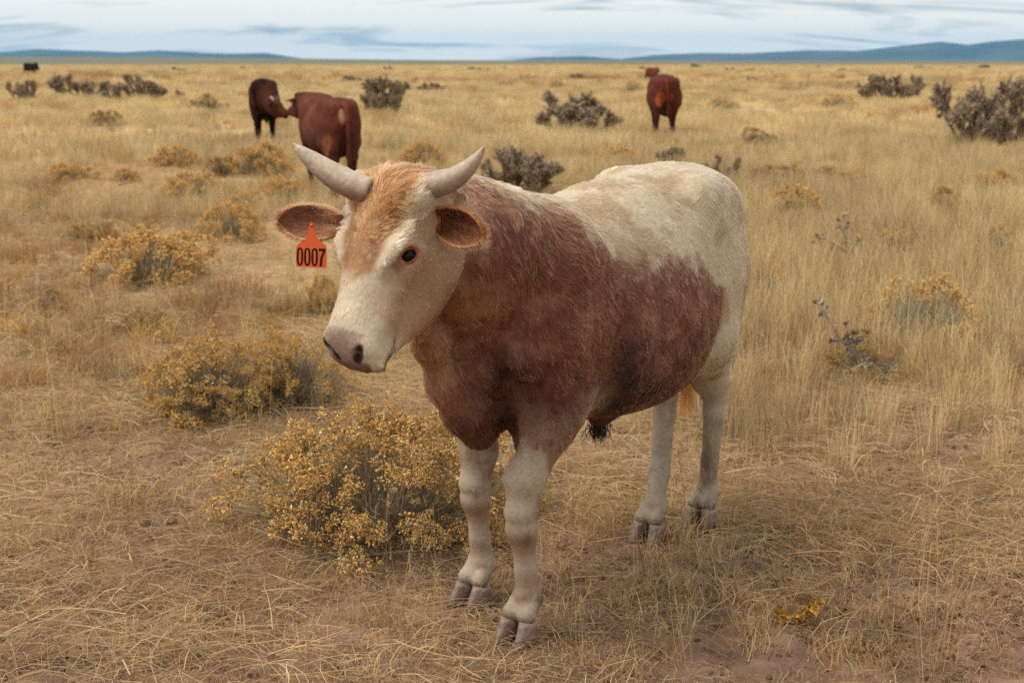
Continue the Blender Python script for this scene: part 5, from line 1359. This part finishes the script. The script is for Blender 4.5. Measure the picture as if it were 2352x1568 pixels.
scatter('grass_stubble', 'short chewed grass stubble between the hoof marks', 'short', p, rs.uniform(.6, 1.3, len(p)), .1, 3)
# standing dry grass, thicker away from the trodden patch and on the right
p = sector(rs, int(29500 * GD), 4.3, 27.0)
pr_ = np.hypot(p[:, 0], p[:, 1]); az_ = np.arctan2(p[:, 0], p[:, 1])
bias = sstep(5.2, 8.2, pr_ + .6 * sstep(.05, .16, az_) - 1.2 * sstep(.0, -.15, az_) + .9 * fbm(P3(p), .7, 671, 2))
m_ = bias * (.28 + .72 * sstep(-.35, .3, fbm(P3(p), .35, 631, 3) + .45 * sstep(.02, .15, az_) - .35 * sstep(-.05, -.2, az_) * sstep(14, 8, pr_)))
p = keep(rs, p, m_); p = p[clear_feet(p, .2)]; p = off_shrubs(p)
hs = .36 + .42 * sstep(-.3, .4, fbm(P3(p), .5, 641, 2)) + .25 * sstep(.0, .15, np.arctan2(p[:, 0], p[:, 1])) - .2 * sstep(-.05, -.25, np.arctan2(p[:, 0], p[:, 1])) * sstep(14, 8, np.hypot(p[:, 0], p[:, 1]))
scatter('dry_grass', 'standing pale dry grass filling the middle of the plain', 'standing', p, hs * rs.uniform(.7, 1.25, len(p)), .1, 4)
p = sector(rs, int(5200 * GD), 7.5, 26.0)
scatter('straw_litter', 'matted dry straw between the standing grass of the plain', 'litter', p, rs.uniform(1.0, 1.9, len(p)), .06, 5)
p = sector(rs, int(900 * GD), 3.0, 12.0); p = keep(rs, p, .25 + .75 * sstep(.05, .4, fbm(P3(p), .8, 651, 2))); p = p[clear_feet(p, .12)]
fg = np.array([on_ground(px, py)[:2] for px, py in [(2070, 1552), (2120, 1556), (2040, 1560), (2210, 1540), (1560, 1540), (1330, 1500), (1250, 1440), (2180, 1480), (700, 1290), (1000, 1300), (880, 1310)]])
p = np.concatenate([p, fg])
scatter('grass_stalks', 'thin seed-headed grass stalks sticking up singly', 'stalk', p, np.concatenate([rs.uniform(.6, 1.1, len(p) - len(fg)), rs.uniform(.5, .85, len(fg))]), .08, 6)
p = sector(rs, int(22000 * GD), 22, 95.0, .60); p = keep(rs, p, .35 + .65 * sstep(-.4, .3, fbm(P3(p), .16, 681, 3))); p = off_shrubs(p, .8, .45)
scatter('dry_grass', 'pale dry grass clumps blurring together on the farther plain', 'clump', p, rs.uniform(.6, 1.2, len(p)) * (.85 + .25 * fbm(P3(p), .1, 661, 3)), .05, 7)
p = sector(rs, int(21500 * GD), 85, 420.0, .60)
scatter('dry_grass', 'pale grass of the distant plain below the horizon', 'field', p, rs.uniform(.6, 1.1, len(p)), .03, 8)
p = sector(rs, int(6700 * GD), 9, 130.0, .60); p = keep(rs, p, sstep(.0, .6, fbm(P3(p), .22, 691, 3) + .15))
scatter('ground_cover', 'low grey and tawny bushlets mottling the whole plain', 'bushlet', p, rs.uniform(.6, 1.8, len(p)) * (1 + sstep(30, 120, np.hypot(p[:, 0], p[:, 1])) * .9), .06, 9)
p = sector(rs, int(1500 * GD), 6.5, 14.0, .46); p = keep(rs, p, sstep(.1, .6, fbm(P3(p), .5, 693, 3) + .1))
scatter('ground_cover', 'small withered bushlets scattered through the nearer grass', 'bushlet', p, rs.uniform(.35, .9, len(p)), .06, 10)
p = sector(rs, int(2600 * GD), 2.3, 6.8); p = keep(rs, p, .3 + .7 * sstep(-.1, .5, fbm(P3(p), 1.3, 695, 3)))
scatter('soil_clods', 'crumbled soil clods and grit strewn over the bare foreground', 'clod', p, rs.uniform(.6, 1.5, len(p)), .04, 11)
p = sector(rs, int(4100 * GD), 2.3, 6.5); p = keep(rs, p, .35 + .65 * sstep(-.2, .4, fbm(P3(p), 2.1, 697, 3))); p = p[clear_feet(p, .06)]
scatter('chaff', 'fine pale straw crumbs scattered over the nearest soil', 'chaff', p, rs.uniform(.35, .7, len(p)), .05, 12)
# ------------------------------------------------------------------ cattle farther out
def cow(loc, heading_deg, scale, headyaw, headpitch, poll, feet, paint, label, horns=False, ears_out=True, voxel=.016, tail_side=0.0, hooves=True, girth=1.0):
    """heading_deg: direction of travel, clockwise from straight away (+Y)"""
    R = frame(math.radians(headyaw), math.radians(headpitch)); pl = np.asarray(poll, float)
    P = dict(TORSO, head=HEAD, headR=R, poll=pl, xmax=1.4, feet=feet, dewlap=False)
    v, f = cattle_field(P, voxel).surface(); v = relax(v, f, 2)
    root = add_obj('cow', None, loc=loc); a = math.radians(heading_deg); root.rotation_euler[2] = math.pi / 2 - a; root.scale = (scale,) * 3
    root.scale[1] *= girth
    tag(root, label, 'cow')
    q = (v - pl) @ R.T
    me = mesh_from('body', v, f); point_color(me, 'col', np.clip(paint(v, q), .003, .8)); add_obj('body', me, cow_m, root)
    hd = lambda u, vv, w: pl + R[0] * u + R[1] * vv + R[2] * w
    for s in (1, -1):
        b, t = hd(.07, s * .10, -.06), hd(.09, s * .23, -.075)
        ns = 8; pts = b + (t - b) * np.linspace(0, 1, ns)[:, None]; vv, ff = tube(pts, np.array([.03, .042, .05, .052, .048, .038, .024, .006]), 8, True, flat=.28)
        c = paint(vv, (vv - pl) @ R.T); add_obj('ear', Geo().add(vv, ff, np.clip(c * .9, .003, .8)).mesh('ear'), cow_m, root)
        if horns:
            pts = smooth_path([hd(.02, s * .07, -.02), hd(.02, s * .14, .0), hd(.01, s * .19, .05), hd(-.02, s * .20, .09)], 10)
            vv, ff = tube(pts, np.linspace(.026, .006, 10), 8); add_obj('horn', Geo().add(vv, ff, (.42, .36, .29)).mesh('horn'), horn_m, root)
        ee = hd(.178, s * .112, -.034)
        vv, ff = tube([ee - R[0] * .016, ee - R[0] * .008, ee + R[0] * .008, ee + R[0] * .016], [.005, .013, .013, .005], 8); add_obj('eye', mesh_from('eye', vv, ff), eye_mat, root)
    tp = smooth_path([(-.60, 0, 1.10), (-.72, .0, 1.12), (-.775, tail_side * .3, 1.02), (-.79, tail_side * .7, .8), (-.775, tail_side, .55), (-.77, tail_side * 1.1, .40)], 22)
    rd = np.interp(np.arange(22), [0, 5, 14, 17, 20, 21], [.05, .028, .018, .032, .028, .006])
    vv, ff = tube(tp, rd, 9); c = paint(vv, (vv - pl) @ R.T * 0 - 9)
    add_obj('tail', Geo().add(vv, ff, np.clip(c * np.array([1.35, 1.25, 1.1]), .003, .8)).mesh('tail'), cow_m, root)
    if hooves:
        for x, y in feet.values():
            for s, m_ in ((1, hoof_l), (-1, hoof_r)): add_obj('hoof', m_, None, root, (x + .018, y + s * .0275, 0))
    return root
cow_m = mat_attr('cow_coat', 'col', 0.85, 0.12, 0.35, 28, 0.35)
STAND = dict(FL=(.46, .13), FR=(.40, -.13), HL=(-.56, .12), HR=(-.44, -.12))
def red(base, dark, belly=.5):
    def fn(p, q):
        n = fbm(p, 5, 71, 3); c = np.asarray(base)[None] * (1 + .25 * n)[:, None]
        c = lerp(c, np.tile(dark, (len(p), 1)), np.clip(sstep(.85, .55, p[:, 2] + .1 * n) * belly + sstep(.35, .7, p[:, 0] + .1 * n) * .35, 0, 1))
        return c
    return fn
def with_marks(fn, marks):
    def g(p, q):
        c = fn(p, q)
        for kind, ctr, rad, col in marks:
            s = q if kind == 'head' else p
            c = lerp(c, np.tile(col, (len(p), 1)), sstep(1.15, .8, np.sqrt((((s - np.asarray(ctr)) / np.asarray(rad)) ** 2).sum(1)) + .12 * vnoise(p, 20, 5)))
        return c
    return g
def at_foot(px, py): g = on_ground(px, py); return np.array([g[0], g[1], gz(g[0], g[1]) - .01])
BR, DK = (.100, .027, .016), (.022, .008, .007)
# the big red-brown cow behind the calf's tagged side
b = at_foot(748, 462)
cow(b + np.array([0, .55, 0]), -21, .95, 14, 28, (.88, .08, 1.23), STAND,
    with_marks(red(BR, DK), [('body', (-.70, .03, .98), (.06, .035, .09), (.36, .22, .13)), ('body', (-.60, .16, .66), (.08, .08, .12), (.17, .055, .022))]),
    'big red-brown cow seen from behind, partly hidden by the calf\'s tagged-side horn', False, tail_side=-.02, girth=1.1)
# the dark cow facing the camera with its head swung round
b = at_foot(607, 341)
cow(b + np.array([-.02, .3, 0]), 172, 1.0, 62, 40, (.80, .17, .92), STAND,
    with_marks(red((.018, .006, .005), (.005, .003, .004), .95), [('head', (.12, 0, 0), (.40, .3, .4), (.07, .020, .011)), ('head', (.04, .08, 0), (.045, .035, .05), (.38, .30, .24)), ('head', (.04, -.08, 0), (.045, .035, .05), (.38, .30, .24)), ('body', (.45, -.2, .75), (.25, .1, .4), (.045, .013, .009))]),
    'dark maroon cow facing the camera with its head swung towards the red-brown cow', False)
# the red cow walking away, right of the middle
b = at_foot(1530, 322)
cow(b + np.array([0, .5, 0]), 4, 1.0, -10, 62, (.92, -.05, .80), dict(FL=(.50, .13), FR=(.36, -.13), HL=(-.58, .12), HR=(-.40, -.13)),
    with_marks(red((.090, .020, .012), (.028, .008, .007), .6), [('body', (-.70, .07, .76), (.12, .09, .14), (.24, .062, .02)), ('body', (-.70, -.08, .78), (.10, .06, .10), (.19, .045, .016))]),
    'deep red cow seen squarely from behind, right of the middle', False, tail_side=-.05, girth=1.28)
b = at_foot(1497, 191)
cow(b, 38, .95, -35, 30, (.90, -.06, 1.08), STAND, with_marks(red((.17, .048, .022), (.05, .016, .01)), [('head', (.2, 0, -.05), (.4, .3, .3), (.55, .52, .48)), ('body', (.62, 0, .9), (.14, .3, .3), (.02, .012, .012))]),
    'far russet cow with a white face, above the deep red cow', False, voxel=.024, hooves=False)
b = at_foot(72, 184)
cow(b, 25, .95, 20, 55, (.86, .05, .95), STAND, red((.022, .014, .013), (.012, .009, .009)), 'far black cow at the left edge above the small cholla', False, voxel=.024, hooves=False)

# ------------------------------------------------------------------ the air between here and the mountains
hx, hy0, hy1, zt = 17500., -15500., 17500., 300.
hv = [(x, y, z) for z in (-9., zt) for y in (hy0, hy1) for x in (-hx, hx)]
haze_me = mesh_from('haze', hv, [(0, 2, 3, 1), (4, 5, 7, 6), (0, 1, 5, 4), (2, 6, 7, 3), (0, 4, 6, 2), (1, 3, 7, 5)], False)
hm, hn, hl2, hb = mat_new('air'); hn.remove(hb)
vol = N(hn, 'ShaderNodeVolumePrincipled'); vol.inputs['Color'].default_value = HAZE_COL; vol.inputs['Density'].default_value = HAZE_D; vol.inputs['Anisotropy'].default_value = 0.0
hl2.new(vol.outputs[0], hn['Material Output'].inputs['Volume'])
haze = add_obj('haze', haze_me, hm); tag(haze, 'thin blue air between the plain and the mountains', kind='stuff')
